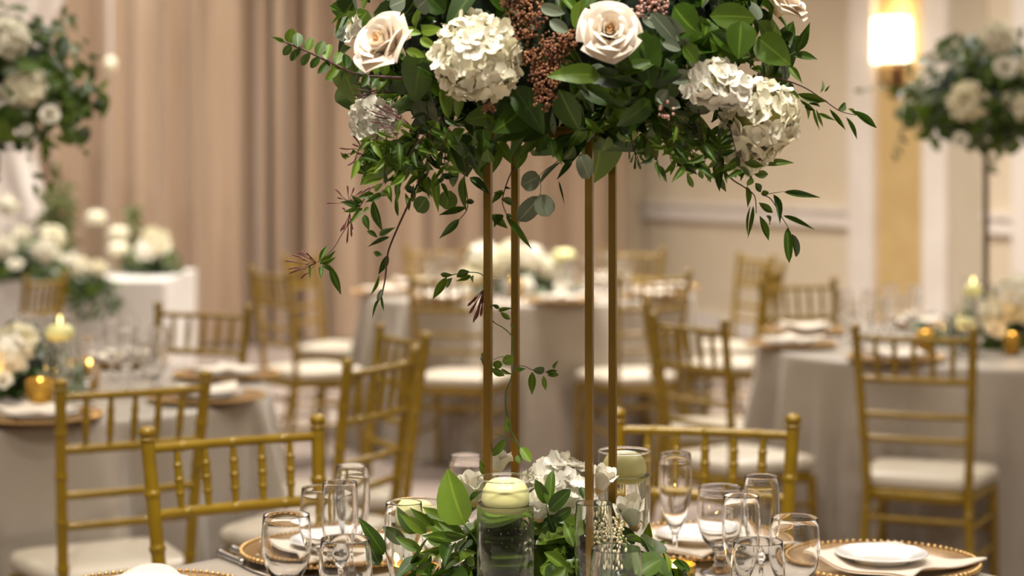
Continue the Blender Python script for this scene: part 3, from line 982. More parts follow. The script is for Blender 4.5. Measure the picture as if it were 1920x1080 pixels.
class Arr:
    """collects the parts of one flower arrangement; coordinates are given in world space"""
    def __init__(s, name, label, cat, base, group=None, seed=1):
        s.root = thing(name, label, cat, base, 0, group)
        s.b = Matrix.Translation(-Vector(base))
        s.base = Vector(base)
        s.r = random.Random(seed)
    def put(s, name, mesh, mtx, parent=None, pinv=None):
        o = obj(name, mesh, parent or s.root)
        o.matrix_basis = (pinv @ mtx) if parent is not None and pinv is not None else s.b @ mtx
        return o
    def leaf(s, base, tip, width, kind='broad', mk='leaf_mid', normal=None, parent=None, pinv=None):
        base, tip = Vector(base), Vector(tip)
        d = tip - base
        if normal is None:
            normal = Vector((s.r.uniform(-0.6, 0.6), -1, s.r.uniform(-0.2, 0.8)))
        m = basis(base, d, normal, d.length, width)
        o = s.put('leaf', s.r.choice(LM[mk][kind]), m, parent, pinv)
        return o
    def leaf_px(s, bx, by, tx, ty, wpx, D, kind='lance', mk='leaf_mid', dd=0.02, parent=None, pinv=None):
        D0 = D + s.r.uniform(-0.008, 0.008)
        b_, t_ = at(bx, by, D0), at(tx, ty, D0 + s.r.uniform(-dd, dd))
        return s.leaf(b_, t_, wpx / F * D, kind, mk, Vector((s.r.uniform(-0.45, 0.45), -1, s.r.uniform(-0.3, 0.5))), parent, pinv)
    def stem(s, pts, r0, r1=None, mk='stem_green', name='stem', parent=None, pinv=None):
        """a stem mesh with world coordinates, smoothed through its points; returned as a part other leaves may hang on"""
        P = [Vector(p) for p in pts]
        out = []
        n = len(P)
        for i in range(n - 1):
            p0, p1, p2, p3 = P[max(i - 1, 0)], P[i], P[i + 1], P[min(i + 2, n - 1)]
            for k in range(5):
                t_ = k / 5
                out.append(0.5 * ((2 * p1) + (p2 - p0) * t_ + (2 * p0 - 5 * p1 + 4 * p2 - p3) * t_ ** 2 + (3 * p1 - p0 - 3 * p2 + p3) * t_ ** 3))
        out.append(P[-1])
        r1 = r1 or r0 * 0.5
        o0 = out[0].copy()
        rad = [r0 + (r1 - r0) * i / (len(out) - 1) for i in range(len(out))]
        mb = MB().tube([p - o0 for p in out], rad, 6)
        o = s.put(name, mb.mesh(name, M[mk]), Matrix.Translation(o0), parent, pinv)
        return o, Matrix.Translation(-o0), out

def ellip_pt(r, C, rad, down, front=True):
    """random point on a flattened dome with its outward normal"""
    while True:
        v_ = Vector((r.gauss(0, 1), r.gauss(0, 1), r.gauss(0, 1))).normalized()
        if front and v_.y > 0.35 and r.random() < 0.8:
            continue
        break
    rz = rad[2] if v_.z > 0 else down
    k = 1.0
    if v_.z < 0:
        k = 1.0 / max(0.62, (math.hypot(v_.x, v_.y) ** 3 + abs(v_.z) ** 3) ** (1 / 3)) * 0.98
    p = C + Vector((v_.x * rad[0] * k, v_.y * rad[1] * k, v_.z * rz * k))
    n = Vector((v_.x / rad[0], v_.y / rad[1], v_.z / rz)).normalized()
    return p, n
def leaf_frame(r, p, n, ln, droop=0.35, out_=0.45):
    t_ = Vector((r.gauss(0, 1), r.gauss(0, 1), r.gauss(0, 1)))
    t_ = (t_ - n * t_.dot(n)).normalized()
    d = (t_ * 0.8 + n * out_ + Vector((0, 0, -droop))).normalized()
    nn = (n * 0.8 + Vector((0, -0.25, 0.35)) + Vector((r.uniform(-.4, .4), r.uniform(-.4, .4), r.uniform(-.4, .4))))
    return p - d * ln * 0.45, d, nn
KINDS = [('broad', 'leaf_dark', 0.060, 0.60), ('broad', 'leaf_mid', 0.062, 0.62), ('lance', 'leaf_mid', 0.050, 0.30), ('lance', 'leaf_dark', 0.056, 0.34),
         ('oval', 'leaf_dark', 0.040, 0.55), ('round', 'eucalyptus', 0.036, 0.90), ('lance', 'leaf_light', 0.042, 0.32), ('lance', 'eucalyptus', 0.046, 0.38)]
def mass(A, C, rad, down, n, weights, size=1.0, shrink=(0.80, 1.02), front=True, ok=None, parts=True, droop=0.35):
    r = A.r
    acc = {}
    i = 0
    guard = 0
    while i < n and guard < n * 30:
        guard += 1
        p, nn = ellip_pt(r, C, rad, down, front)
        k = r.uniform(*shrink)
        p = C + (p - C) * k
        if ok and not ok(p):
            continue
        kind, mk, ln, asp = r.choices(KINDS, weights)[0]
        ln = ln * size * r.uniform(0.75, 1.25)
        b_, d, nv = leaf_frame(r, p, nn, ln, droop)
        m = basis(b_, d, nv, ln, ln * asp * r.uniform(0.85, 1.15))
        me = r.choice(LM[mk][kind])
        if parts:
            A.put('leaf', me, m)
        else:
            acc.setdefault(mk, MB()).add([A.b @ m @ v_.co for v_ in me.vertices], [tuple(q.vertices) for q in me.polygons])
        i += 1
    for mk, mb in acc.items():
        o = obj('foliage', mb.mesh('foliage', M[mk]), A.root)
        o['kind'] = 'stuff'
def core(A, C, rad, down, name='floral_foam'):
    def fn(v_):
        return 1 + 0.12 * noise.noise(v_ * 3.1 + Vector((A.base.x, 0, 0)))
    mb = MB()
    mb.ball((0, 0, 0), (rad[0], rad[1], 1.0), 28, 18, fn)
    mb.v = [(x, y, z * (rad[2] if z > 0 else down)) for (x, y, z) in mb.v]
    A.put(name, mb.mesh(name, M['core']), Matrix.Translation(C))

# ------------------------------------------------------------------ blooms
def petal_mesh(name, mk, r0, r1, h, wid, curl, point=0.0, p=1.4, nu=6, nv=6, ruffle=0.0):
    def fn(u, v):
        uu = u * 2 - 1
        a_ = uu * wid / 2 * (0.45 + 0.55 * math.sin(PI * min(1, 0.18 + v * 0.7)))
        rr_ = r0 + (r1 - r0) * v ** p + curl * max(0, v - 0.7) ** 2 * 11 * (1 + 0.5 * uu * uu)
        tip = 1 - 0.22 * abs(uu) ** 2.6 + point * (1 - abs(uu)) * v ** 4
        z = h * (v ** 0.8) * tip - curl * max(0, v - 0.78) ** 2 * 9 + ruffle * math.sin(uu * 7 + v * 3) * v
        return (rr_ * math.cos(a_), rr_ * math.sin(a_), z)
    return MB().grid(fn, nu, nv).mesh(name, M[mk])
def rose_layers(mk):
    spec = [(3, 0.003, 0.0066, 0.0300, 2.9, 0.0), (3, 0.004, 0.0100, 0.0318, 2.6, 0.0006), (4, 0.005, 0.0140, 0.0325, 2.3, 0.0014),
            (5, 0.006, 0.0190, 0.0318, 2.0, 0.0026), (5, 0.007, 0.0245, 0.0290, 1.9, 0.0042), (6, 0.007, 0.0300, 0.0240, 1.7, 0.0055), (5, 0.007, 0.0345, 0.0170, 1.75, 0.0055)]
    return [(n_, petal_mesh('petal', mk, r0, r1, h, w, c, 0.05 if i > 3 else 0.0, 1.0, 8, 8)) for i, (n_, r0, r1, h, w, c) in enumerate(spec)]
ROSE = {'rose': rose_layers('rose'), 'white_flower': rose_layers('white_flower')}
def rose_core():
    mb = MB()
    def fn(u, v):
        a_ = u * 4.2 * PI
        r_ = 0.0012 + 0.0042 * u
        return (r_ * math.cos(a_), r_ * math.sin(a_), v * (0.029 + 0.003 * math.sin(a_ * 1.5)))
    mb.grid(fn, 44, 3)
    mb.lathe([(0, -0.008), (0.004, -0.007), (0.008, -0.001), (0.0075, 0.004), (0, 0.008)], 12)
    return mb
ROSE_CORE = rose_core().mesh('rose', M['rose_heart'])
def rose(A, c, zdir, size=1.0, mk='rose', layers=7, name='rose', label=None):
    m = axis_mtx(Vector(c), zdir, size, A.r.uniform(0, 6))
    o = A.put(name, ROSE_CORE, m)
    if label:
        o['label'] = label
    for i, (n_, me) in enumerate(ROSE[mk][:layers]):
        for k in range(n_):
            q = Matrix.Rotation(2 * PI * (k + 0.37 * i) / n_ + A.r.uniform(-0.15, 0.15), 4, 'Z') @ Matrix.Rotation(A.r.uniform(-0.06, 0.06), 4, 'Y')
            obj('petal', me, o, q)
    return o
def floret_mesh(mk, seed, ruffle=0.0):
    rr = random.Random(seed)
    mb = MB()
    for k in range(4):
        a_ = PI / 2 * k + rr.uniform(-0.15, 0.15)
        ca, sa = math.cos(a_), math.sin(a_)
        cup = rr.uniform(-0.25, 0.55)
        tw = rr.uniform(-0.25, 0.25)
        def fn(u, v):
            x = 0.04 + 0.98 * v
            w = 0.50 * math.sin(PI * min(1, 0.10 + 0.80 * v)) ** 0.55
            y = (u * 2 - 1) * w
            z = cup * v * v + 0.45 * y * y + tw * y * v + ruffle * math.sin(y * 9 + v * 5)
            return (x * ca - y * sa, x * sa + y * ca, z)
        mb.grid(fn, 4, 4)
    mb.ball((0, 0, 0.03), 0.07, 6, 4)
    return mb.mesh('floret', M[mk])
FLO = {'hydrangea': [floret_mesh('hydrangea', i) for i in range(4)], 'white_flower': [floret_mesh('white_flower', 9 + i, 0.05) for i in range(4)]}
def hydrangea(A, c, r, n=70, mk='hydrangea', fs=0.019, squash=1.0, name='hydrangea', facing=Vector((0, -1, 0.35)), joined=False):
    c = Vector(c)
    core_mb = MB()
    core_mb.ball((0, 0, 0), r * 0.80, 14, 10)
    acc = MB()
    o = None
    if not joined:
        o = A.put(name, core_mb.mesh(name, M['hydrangea_core']), Matrix.Translation(c))
    ga = PI * (3 - math.sqrt(5))
    q = Vector((0, 0, 1)).rotation_difference(facing.normalized())
    for i in range(n):
        z = 1 - 1.62 * (i + 0.5) / n
        rr_ = math.sqrt(max(0, 1 - z * z))
        d = q @ Vector((rr_ * math.cos(ga * i), rr_ * math.sin(ga * i), z))
        d = (d + Vector((A.r.uniform(-.12, .12), A.r.uniform(-.12, .12), A.r.uniform(-.12, .12)))).normalized()
        tilt = (d + Vector((A.r.uniform(-.6, .6), A.r.uniform(-.6, .6), A.r.uniform(-.6, .6)))).normalized()
        m = axis_mtx(d * r * A.r.uniform(0.88, 1.02), tilt, fs * A.r.uniform(0.85, 1.15), A.r.uniform(0, 6))
        me = A.r.choice(FLO[mk])
        if joined:
            acc.add([m @ v_.co for v_ in me.vertices], [tuple(f_.vertices) for f_ in me.polygons])
        else:
            obj('floret', me, o, m)
    if joined:
        o = A.put(name, acc.mesh(name, M[mk]), Matrix.Translation(c))
    return o
def berries(A, c, r, n, facing, mk='berry', br=0.0028, name='berry_cluster'):
    """a head of tiny buds on forked stalks, far too many to pick apart"""
    c = Vector(c)
    mb, st = MB(), MB()
    f = facing.normalized()
    for i in range(n):
        d = Vector((A.r.gauss(0, 1), A.r.gauss(0, 1), A.r.gauss(0, 1))).normalized()
        d = (d + f * 0.9).normalized()
        p = d * r * A.r.uniform(0.72, 1.05)
        mb.ball(p, br * A.r.uniform(0.7, 1.25), 6, 5)
        if i % 2 == 0:
            st.tube([-f * r * 0.5, p * 0.6, p], 0.0007, 4, False)
    o = A.put(name, st.mesh(name, M['stem_brown']), Matrix.Translation(c))
    b_ = obj('berries', mb.mesh('berries', M[mk]), o)
    b_['kind'] = 'stuff'
    return o
def bud_spray(A, c, tips, D, mk='bud', w=0.0011, parent=None, pinv=None, curve=0.0):
    """slender jasmine buds fanning from one point (picture points at depth D)"""
    c0 = at(c[0], c[1], D)
    mb = MB()
    for (x, y) in tips:
        p = at(x, y, D + A.r.uniform(-0.015, 0.015))
        d = p - c0
        mid = c0 + d * 0.5 + Vector((0, 0, A.r.uniform(-0.004, 0.004)))
        mb.tube([Vector((0, 0, 0)), mid - c0, c0 + d * 0.72 - c0, c0 + d * 0.9 - c0, d], [w * 0.35, w * 0.4, w * 1.0, w * 1.25, w * 0.3], 6)
    return A.put('bud_spray', mb.mesh('bud_spray', M[mk]), Matrix.Translation(c0), parent, pinv)

# ------------------------------------------------------------------ flower stands
def stand(base_pts, label, z1=1.50, w=0.0105, zb=TZ):
    """four square gold poles on a frame, joined by a frame on top"""
    P = [Vector((x, y, 0)) for x, y in base_pts]        # front-left, front-right, back-right, back-left
    c = sum(P, Vector()) / 4
    t = thing('flower_stand', label, 'stand', (c.x, c.y, zb + 0.0005))
    rz = math.atan2((P[1] - P[0]).y, (P[1] - P[0]).x)
    h = z1 - zb
    pole = MB().box((0, 0, h / 2), (w, w, h), rz).mesh('pole', M['gold_metal'], False)
    for p in P:
        obj('pole', pole, t, Matrix.Translation(p - c))
    for zz, nm in ((w / 2, 'base_frame'), (h - w / 2, 'top_frame')):
        mb = MB()
        for i in range(4):
            a_, b_ = P[i] - c, P[(i + 1) % 4] - c
            mid = (a_ + b_) / 2
            mb.box((mid.x, mid.y, zz), ((b_ - a_).length, w * 0.96, w * 0.96), math.atan2((b_ - a_).y, (b_ - a_).x))
        obj(nm, mb.mesh(nm, M['gold_metal'], False), t)
    s_ = (P[1] - P[0]).length * 1.05
    obj('top_plate', MB().box((0, 0, h + 0.003), (s_, s_, 0.006), rz).mesh('top_plate', M['gold_metal'], False), t)
    return c
SP = [(-0.034, 2.82), (0.108, 2.78), (0.148, 2.925), (0.005, 2.96)]
stand(SP, 'slim gold four-pole flower stand in sharp focus on the front table')

# ------------------------------------------------------------------ the tall front arrangement
AC = Vector((0.085, 2.87, 1.625))
ARAD, ADOWN = (0.325, 0.25, 0.26), 0.135
def surfD(px, py, k=1.0):
    D = AC.y
    for _ in range(3):
        p = at(px, py, D)
        dx, dz = (p.x - AC.x) / ARAD[0], (p.z - AC.z) / (ARAD[2] if p.z > AC.z else ADOWN * 1.15)
        D = AC.y - k * ARAD[1] * math.sqrt(max(0.0, 1 - dx * dx - dz * dz))
    return D
A0 = Arr('tall_flower_arrangement', 'large sharp arrangement of white roses, hydrangeas and dark greenery on gold poles', 'flowers', (0.057, 2.87, 1.5065), 'tall flower arrangements', 5)
core(A0, Vector((0.085, 2.87, 1.632)), (0.245, 0.175, 0.20), 0.115)
flowers_px = [(722, 86, 62), (896, 105, 98), (1140, 58, 72), (1465, 15, 48), (1410, 210, 100), (690, 222, 48), (1035, 60, 46), (1025, 160, 42), (1335, 160, 50)]
def clear(p):
    """keeps loose leaves from growing through the blooms"""
    if p.y > AC.y:
        return True
    s_ = F / p.y
    px, py = 960 + p.x * s_, YH - (p.z - H) * s_
    return all((px - a_) ** 2 + (py - b_) ** 2 > (r_ * 1.05) ** 2 for a_, b_, r_ in flowers_px)
mass(A0, AC, ARAD, ADOWN, 900, [5, 4, 4, 5, 3, 1, 2, 1], 0.80, (0.70, 0.92), ok=clear, parts=False)
mass(A0, AC, ARAD, ADOWN, 215, [7, 7, 3, 4, 2, 2, 1, 1], 1.12, (0.90, 1.05), ok=clear)
# blooms
def facing(px, py, extra=(0, 0, 0), up=0.25):
    p = at(px, py, surfD(px, py))
    n = (p - AC)
    n = Vector((n.x / ARAD[0] ** 2, n.y / ARAD[1] ** 2, n.z / ARAD[2] ** 2)).normalized()
    return (n * 0.6 + Vector((0, -0.6, up)) + Vector(extra)).normalized()
rose(A0, at(736, 96, 2.66), (-0.55, -0.62, 0.45), 1.28, layers=6, label='blush rose in side view at the arrangement edge')
rose(A0, at(1140, 66, 2.60), (0.05, -0.95, 0.28), 1.05, label='open blush rose facing the camera')
rose(A0, at(1460, 22, 2.72), (0.55, -0.25, 0.75), 0.95, label='blush rose seen from below against the wall')
rose(A0, at(690, 60, 2.76), (-0.7, -0.1, 0.3), 0.9, 'white_flower', 5)
hydrangea(A0, at(895, 108, 2.645), 0.054, 112, fs=0.0142, facing=Vector((-0.1, -1, 0.2)))
hydrangea(A0, at(1425, 222, 2.71), 0.048, 88, fs=0.0142, facing=Vector((0.5, -0.9, 0.1)))
hydrangea(A0, at(1405, 275, 2.74), 0.030, 44, fs=0.0135, facing=Vector((0.4, -0.9, -0.2)))
hydrangea(A0, at(700, 222, 2.80), 0.029, 40, mk='white_flower', fs=0.014, facing=Vector((-0.6, -0.8, 0.1)))
hydrangea(A0, at(1330, 155, 2.665), 0.026, 22, mk='white_flower', fs=0.0165, facing=Vector((0, -1, 0.3)), name='stock_bloom')
hydrangea(A0, at(1372, 168, 2.665), 0.022, 16, mk='white_flower', fs=0.0165, facing=Vector((0.2, -1, 0.2)), name='stock_bloom')
for (px, py, r_, n_) in [(990, 25, 0.026, 80), (1040, 90, 0.023, 70), (1025, 150, 0.025, 90), (1020, 185, 0.018, 50), (985, 60, 0.018, 44), (915, 205, 0.009, 16), (1065, 75, 0.016, 50), (1000, 110, 0.016, 50), (1045, 120, 0.014, 36), (960, 10, 0.015, 36)]:
    berries(A0, at(px, py, 2.645), r_, int(n_ * 1.6), Vector((0, -1, 0.2)), br=0.0019)
for (px, py, r_, n_) in [(1225, 12, 0.022, 54), (1195, 25, 0.012, 20), (1250, 210, 0.014, 10)]:
    berries(A0, at(px, py, 2.64), r_, n_, Vector((0, -1, 0.2)), 'pink_bud', 0.0024, 'pink_bud_cluster')

# large single leaves whose place shows: base, tip, width in picture points, kind, material
hero = [(1125, 142, 1038, 132, 42, 'broad', 'leaf_mid'), (1150, 146, 1234, 106, 34, 'broad', 'leaf_mid'), (1160, 110, 1185, 130, 24, 'broad', 'leaf_dark'),
        (962, 162, 1022, 242, 52, 'broad', 'leaf_dark'), (946, 168, 915, 235, 34, 'broad', 'leaf_dark'), (936, 215, 870, 220, 42, 'broad', 'leaf_mid'),
        (1000, 215, 925, 262, 56, 'broad', 'leaf_mid'), (780, 122, 842, 158, 26, 'broad', 'leaf_dark'), (835, 150, 838, 215, 26, 'oval', 'leaf_mid'),
        (868, 165, 850, 225, 22, 'broad', 'leaf_mid'), (1128, 232, 1122, 352, 88, 'broad', 'leaf_mid'), (1075, 250, 1058, 296, 66, 'broad', 'leaf_dark'),
        (915, 250, 905, 338, 70, 'broad', 'leaf_mid'), (855, 250, 880, 330, 60, 'broad', 'leaf_dark'), (770, 265, 745, 350, 34, 'broad', 'leaf_mid'),
        (745, 300, 672, 340, 44, 'broad', 'leaf_mid'), (735, 265, 685, 300, 30, 'lance', 'leaf_mid'), (1240, 80, 1278, 92, 22, 'oval', 'eucalyptus'),
        (1222, 25, 1268, 76, 34, 'round', 'eucalyptus'), (1247, 28, 1292, 86, 24, 'oval', 'eucalyptus'), (1242, 142, 1308, 145, 30, 'oval', 'eucalyptus'),
        (1255, 170, 1228, 190, 24, 'oval', 'eucalyptus'), (1230, 182, 1276, 200, 24, 'oval', 'eucalyptus'), (1290, 198, 1335, 208, 24, 'oval', 'eucalyptus'),
        (1305, 60, 1250, 10, 70, 'broad', 'leaf_mid'), (1330, 30, 1435, 30, 52, 'broad', 'leaf_mid'), (1390, 40, 1385, 110, 58, 'broad', 'leaf_mid'),
        (1420, 70, 1480, 120, 60, 'broad', 'leaf_mid'), (1450, 60, 1462, 40, 40, 'broad', 'leaf_light'), (1280, 85, 1310, 118, 34, 'broad', 'leaf_mid'),
        (1250, 110, 1235, 150, 60, 'broad', 'leaf_dark'), (1090, 0, 1075, 60, 26, 'broad', 'leaf_light'), (640, 40, 662, 0, 60, 'broad', 'leaf_mid'),
        (690, 20, 660, 56, 40, 'broad', 'leaf_mid'), (700, 25, 770, 40, 60, 'broad', 'leaf_dark'), (755, 60, 790, 62, 20, 'broad', 'leaf_light'),
        (790, 58, 825, 55, 22, 'broad', 'leaf_light'), (788, 72, 818, 90, 18, 'broad', 'leaf_light'), (760, 95, 800, 105, 18, 'broad', 'leaf_light'),
        (690, 190, 752, 178, 22, 'lance', 'leaf_light'), (1060, 195, 1050, 240, 14, 'lance', 'eucalyptus'), (1035, 205, 1040, 268, 12, 'lance', 'eucalyptus'),
        (1200, 250, 1232, 300, 40, 'broad', 'leaf_mid'), (1270, 230, 1265, 300, 44, 'broad', 'leaf_mid'), (1225, 222, 1290, 262, 50, 'broad', 'leaf_mid'),
        (1060, 25, 1012, 12, 24, 'oval', 'eucalyptus'), (1066, 60, 1030, 38, 24, 'oval', 'eucalyptus'), (760, 0, 730, 12, 40, 'round', 'eucalyptus'), (800, 0, 780, 16, 44, 'round', 'eucalyptus')]
for h_ in hero:
    mx, my = (h_[0] + h_[2]) / 2, (h_[1] + h_[3]) / 2
    A0.leaf_px(h_[0], h_[1], h_[2], h_[3], h_[4], surfD(mx, my, 1.06) - 0.012, h_[5], h_[6], 0.03)

def sprig(A, stem_px, D, leaves, r0=0.0016, mk_stem='stem_green', kind='lance', mk='leaf_mid', dd=0.02, name='sprig'):
    pts = [at(q[0], q[1], D + (q[2] if len(q) > 2 else 0)) for q in stem_px]
    o, inv, path = A.stem(pts, r0, r0 * 0.5, mk_stem, name)
    for q in leaves:
        k_ = q[5] if len(q) > 5 else kind
        m_ = q[6] if len(q) > 6 else mk
        A.leaf_px(q[0], q[1], q[2], q[3], q[4], D, k_, m_, dd, o, inv)
    return o, inv
# huckleberry branch reaching out over the drapes
stp = [(760, 146), (715, 144), (668, 139), (620, 117), (575, 96), (532, 78)]
lv = [(533, 78, 511, 70, 9)]
for i in range(11):
    q = i / 10
    x = 540 + q * 180
    yy = 81 + (x - 540) * 0.44 if x < 660 else 134 + (x - 660) * 0.12
    lv.append((x, yy, x + R.uniform(0, 14), yy - R.uniform(26, 33), 21, 'oval', R.choice(['leaf_mid', 'leaf_mid', 'leaf_dark'])))
    lv.append((x + 6, yy + 3, x - R.uniform(2, 18), yy + R.uniform(20, 28), 16, 'oval', R.choice(['leaf_mid', 'leaf_dark'])))
sprig(A0, stp, 2.74, lv, 0.0026, 'stem_brown')
sprig(A0, [(660, 30), (640, 25), (622, 18)], 2.8, [(650, 25, 620, 45, 7), (645, 22, 628, 66, 7), (640, 20, 615, 10, 7), (640, 22, 634, 40, 6), (655, 28, 645, 48, 7)], 0.001)
# sprigs on the wall side
sprig(A0, [(1440, 125), (1470, 110), (1492, 97)], 2.78, [(1492, 97, 1519, 43, 20, 'lance', 'leaf_dark'), (1487, 105, 1536, 104, 18, 'lance', 'leaf_dark'), (1465, 80, 1470, 110, 18, 'lance', 'leaf_dark')], 0.0011)
sprig(A0, [(1420, 140), (1470, 150), (1510, 165), (1545, 188), (1575, 208), (1605, 216)], 2.77,
      [(1495, 176, 1553, 191, 18), (1480, 125, 1502, 152, 15), (1442, 175, 1482, 152, 22), (1448, 182, 1500, 232, 13), (1555, 204, 1588, 246, 9), (1586, 219, 1608, 262, 9),
       (1598, 207, 1646, 241, 15), (1570, 207, 1592, 192, 15), (1590, 204, 1606, 216, 9), (1505, 190, 1522, 226, 9), (1525, 205, 1535, 242, 6), (1530, 205, 1545, 243, 6), (1535, 212, 1565, 226, 8),
       (1538, 174, 1546, 148, 7), (1546, 172, 1556, 160, 4), (1500, 186, 1530, 210, 10), (1478, 170, 1500, 185, 10), (1515, 195, 1540, 200, 6)], 0.0013, 'stem_brown')
c7 = lambda q: (1100 + q[0] / 3.272, 230 + q[1] / 3.272, 1100 + q[2] / 3.272, 230 + q[3] / 3.272) + tuple(q[4:])
sprig(A0, [(1340, 300), (1370, 334), (1397, 352), (1415, 368), (1418, 400)], 2.77,
      [c7(q) for q in [(1090, 262, 1272, 224, 15), (1210, 425, 1418, 450, 13, 'lance', 'leaf_dark'), (980, 390, 1000, 515, 13), (1005, 510, 975, 702, 5), (1022, 510, 998, 702, 8), (1055, 490, 1147, 556, 14),
       (1060, 570, 1120, 728, 14), (1100, 570, 1155, 628, 12), (815, 320, 850, 432, 13, 'lance', 'leaf_dark'), (735, 260, 752, 368, 14), (545, 200, 513, 328, 9), (590, 200, 575, 302, 9), (1020, 312, 1132, 320, 16),
       (960, 245, 1080, 292, 18), (900, 330, 930, 300, 12), (700, 280, 710, 350, 11), (870, 250, 800, 330, 16), (900, 240, 960, 340, 18), (1010, 330, 990, 400, 14), (1035, 370, 1070, 430, 14), (1070, 440, 1120, 425, 12)]], 0.0012, 'stem_brown')
sprig(A0, [(1428, 364), (1446, 374), (1464, 404), (1480, 430)], 2.765,
      [c7(q) for q in [(1145, 440, 1190, 618, 15, 'lance', 'leaf_dark'), (1205, 570, 1388, 638, 10, 'lance', 'leaf_dark'), (1232, 645, 1242, 858, 17, 'oval', 'leaf_dark'), (1258, 682, 1316, 838, 16, 'oval', 'leaf_dark')]], 0.001, 'stem_brown')
A0.stem([at(1430, 366, 2.766), at(1450, 362, 2.766), at(1470, 359, 2.766)], 0.0008)
sprig(A0, [(1170, 230), (1185, 270), (1197, 312)], 2.78, [], 0.0011, 'stem_brown')
bud_spray(A0, (1180, 250), [(1165, 262), (1200, 258), (1172, 278), (1210, 285), (1215, 300), (1180, 300), (1220, 288)], 2.78, 'stem_green', 0.0012)
bud_spray(A0, (1192, 285), [(1182, 305), (1205, 300), (1212, 308), (1190, 318), (1201, 318)], 2.78, 'stem_green', 0.0016)
# jasmine trailing on the drape side
c5 = lambda q: (520 + q[0] / 3.085, 250 + q[1] / 3.085, 520 + q[2] / 3.085, 250 + q[3] / 3.085) + tuple(q[4:])
p5 = lambda x, y: (520 + x / 3.085, 250 + y / 3.085)
sprig(A0, [p5(870, 150), p5(850, 210), p5(800, 320), p5(740, 450), p5(690, 560), p5(640, 690), p5(625, 830), p5(612, 900), p5(600, 960)], 2.78,
      [c5(q) for q in [(640, 700, 585, 818, 14, 'lance', 'leaf_dark'), (606, 704, 545, 688, 11, 'lance', 'leaf_dark'), (590, 818, 540, 940, 7), (608, 900, 570, 988, 9, 'lance', 'eucalyptus'), (590, 960, 548, 1066, 6),
       (600, 925, 615, 1038, 5), (650, 600, 525, 642, 9, 'lance', 'leaf_dark'), (590, 590, 655, 550, 12), (580, 605, 515, 560, 10, 'lance', 'leaf_dark'), (800, 340, 735, 305, 14, 'oval', 'leaf_dark'),
       (850, 290, 800, 350, 12), (700, 480, 680, 340, 8), (760, 450, 740, 340, 10), (780, 400, 790, 300, 10)]], 0.0018, 'stem_brown')
sprig(A0, [p5(600, 300), p5(540, 320), p5(480, 420), p5(420, 510), p5(370, 590), p5(320, 670), p5(235, 745)], 2.80,
      [c5(q) for q in [(245, 745, 290, 640, 12), (300, 760, 372, 942, 15, 'lance', 'leaf_mid'), (245, 755, 332, 690, 12), (250, 750, 340, 718, 10), (250, 770, 255, 830, 10), (260, 740, 300, 790, 12), (190, 760, 188, 838, 5),
       (480, 420, 370, 395, 14), (490, 400, 430, 360, 12), (560, 350, 470, 370, 14), (600, 345, 520, 400, 13), (470, 430, 390, 460, 10), (490, 430, 430, 510, 11), (555, 385, 598, 578, 17, 'lance', 'leaf_mid'),
       (505, 470, 525, 558, 14), (530, 430, 500, 450, 8), (640, 360, 575, 330, 14), (640, 300, 660, 400, 14, 'lance', 'leaf_light')]], 0.0009, 'stem_brown')
bud_spray(A0, p5(225, 748), [p5(*q) for q in [(40, 738), (85, 700), (112, 684), (135, 680), (165, 690), (60, 785), (66, 812), (135, 842), (95, 800), (130, 720), (185, 715), (160, 760)]], 2.80)
bud_spray(A0, p5(415, 395), [p5(*q) for q in [(284, 405), (333, 320), (405, 300), (445, 312), (345, 370), (492, 330), (540, 310)]], 2.80)
bud_spray(A0, p5(420, 460), [p5(*q) for q in [(365, 568), (380, 560), (405, 540), (435, 560), (430, 600), (402, 638), (375, 430)]], 2.80)
bud_spray(A0, p5(530, 110), [p5(*q) for q in [(358, 85), (435, 10), (432, 60), (460, 120), (405, 188), (440, 190), (540, 60), (590, 0), (470, 80)]], 2.79)
bud_spray(A0, (735, 175), [(665, 157), (662, 167), (672, 180), (660, 178), (690, 152), (700, 150), (665, 185), (685, 170)], 2.75, 'stem_brown', 0.0010)
bud_spray(A0, (770, 235), [(692, 207), (700, 217), (693, 228), (715, 205), (720, 195), (706, 200), (712, 240), (740, 215), (700, 195)], 2.75, 'bud', 0.0010)
sprig(A0, [p5(560, 200), p5(500, 130), p5(450, 110), p5(380, 130)], 2.79, [c5(q) for q in [(520, 160, 640, 105, 16), (500, 170, 570, 120, 14), (420, 140, 362, 125, 10), (400, 150, 365, 110, 7), (450, 100, 420, 130, 8)]], 0.001, 'stem_brown')
# middle drop between the poles
c6 = lambda q: (780 + q[0] / 3.085, 250 + q[1] / 3.085, 780 + q[2] / 3.085, 250 + q[3] / 3.085) + tuple(q[4:])
p6 = lambda x, y: (780 + x / 3.085, 250 + y / 3.085)
sprig(A0, [p6(670, 90), p6(600, 150), p6(550, 230), p6(515, 320), p6(500, 400), p6(525, 470)], 2.76,
      [c6(q) for q in [(520, 480, 668, 656, 14, 'lance', 'leaf_mid'), (440, 470, 525, 545, 18, 'lance', 'leaf_mid'), (490, 380, 568, 412, 15), (500, 330, 440, 400, 13), (520, 470, 560, 485, 8), (505, 340, 450, 345, 10), (500, 470, 450, 540, 16), (515, 320, 540, 315, 6)]], 0.0012, 'stem_brown')
sprig(A0, [p6(945, 10), p6(880, 90), p6(810, 170), p6(750, 210), p6(715, 245)], 2.74,
      [c6(q) for q in [(715, 250, 612, 300, 40, 'round', 'eucalyptus'), (720, 365, 592, 510, 40, 'round', 'eucalyptus'), (715, 355, 770, 480, 40, 'round', 'eucalyptus'), (945, 120, 1010, 262, 40, 'round', 'eucalyptus'),
       (720, 290, 830, 150, 10, 'lance', 'eucalyptus'), (905, 150, 820, 258, 12, 'lance', 'leaf_dark'), (825, 275, 858, 402, 4, 'lance', 'leaf_dark')]], 0.0009, 'stem_green')
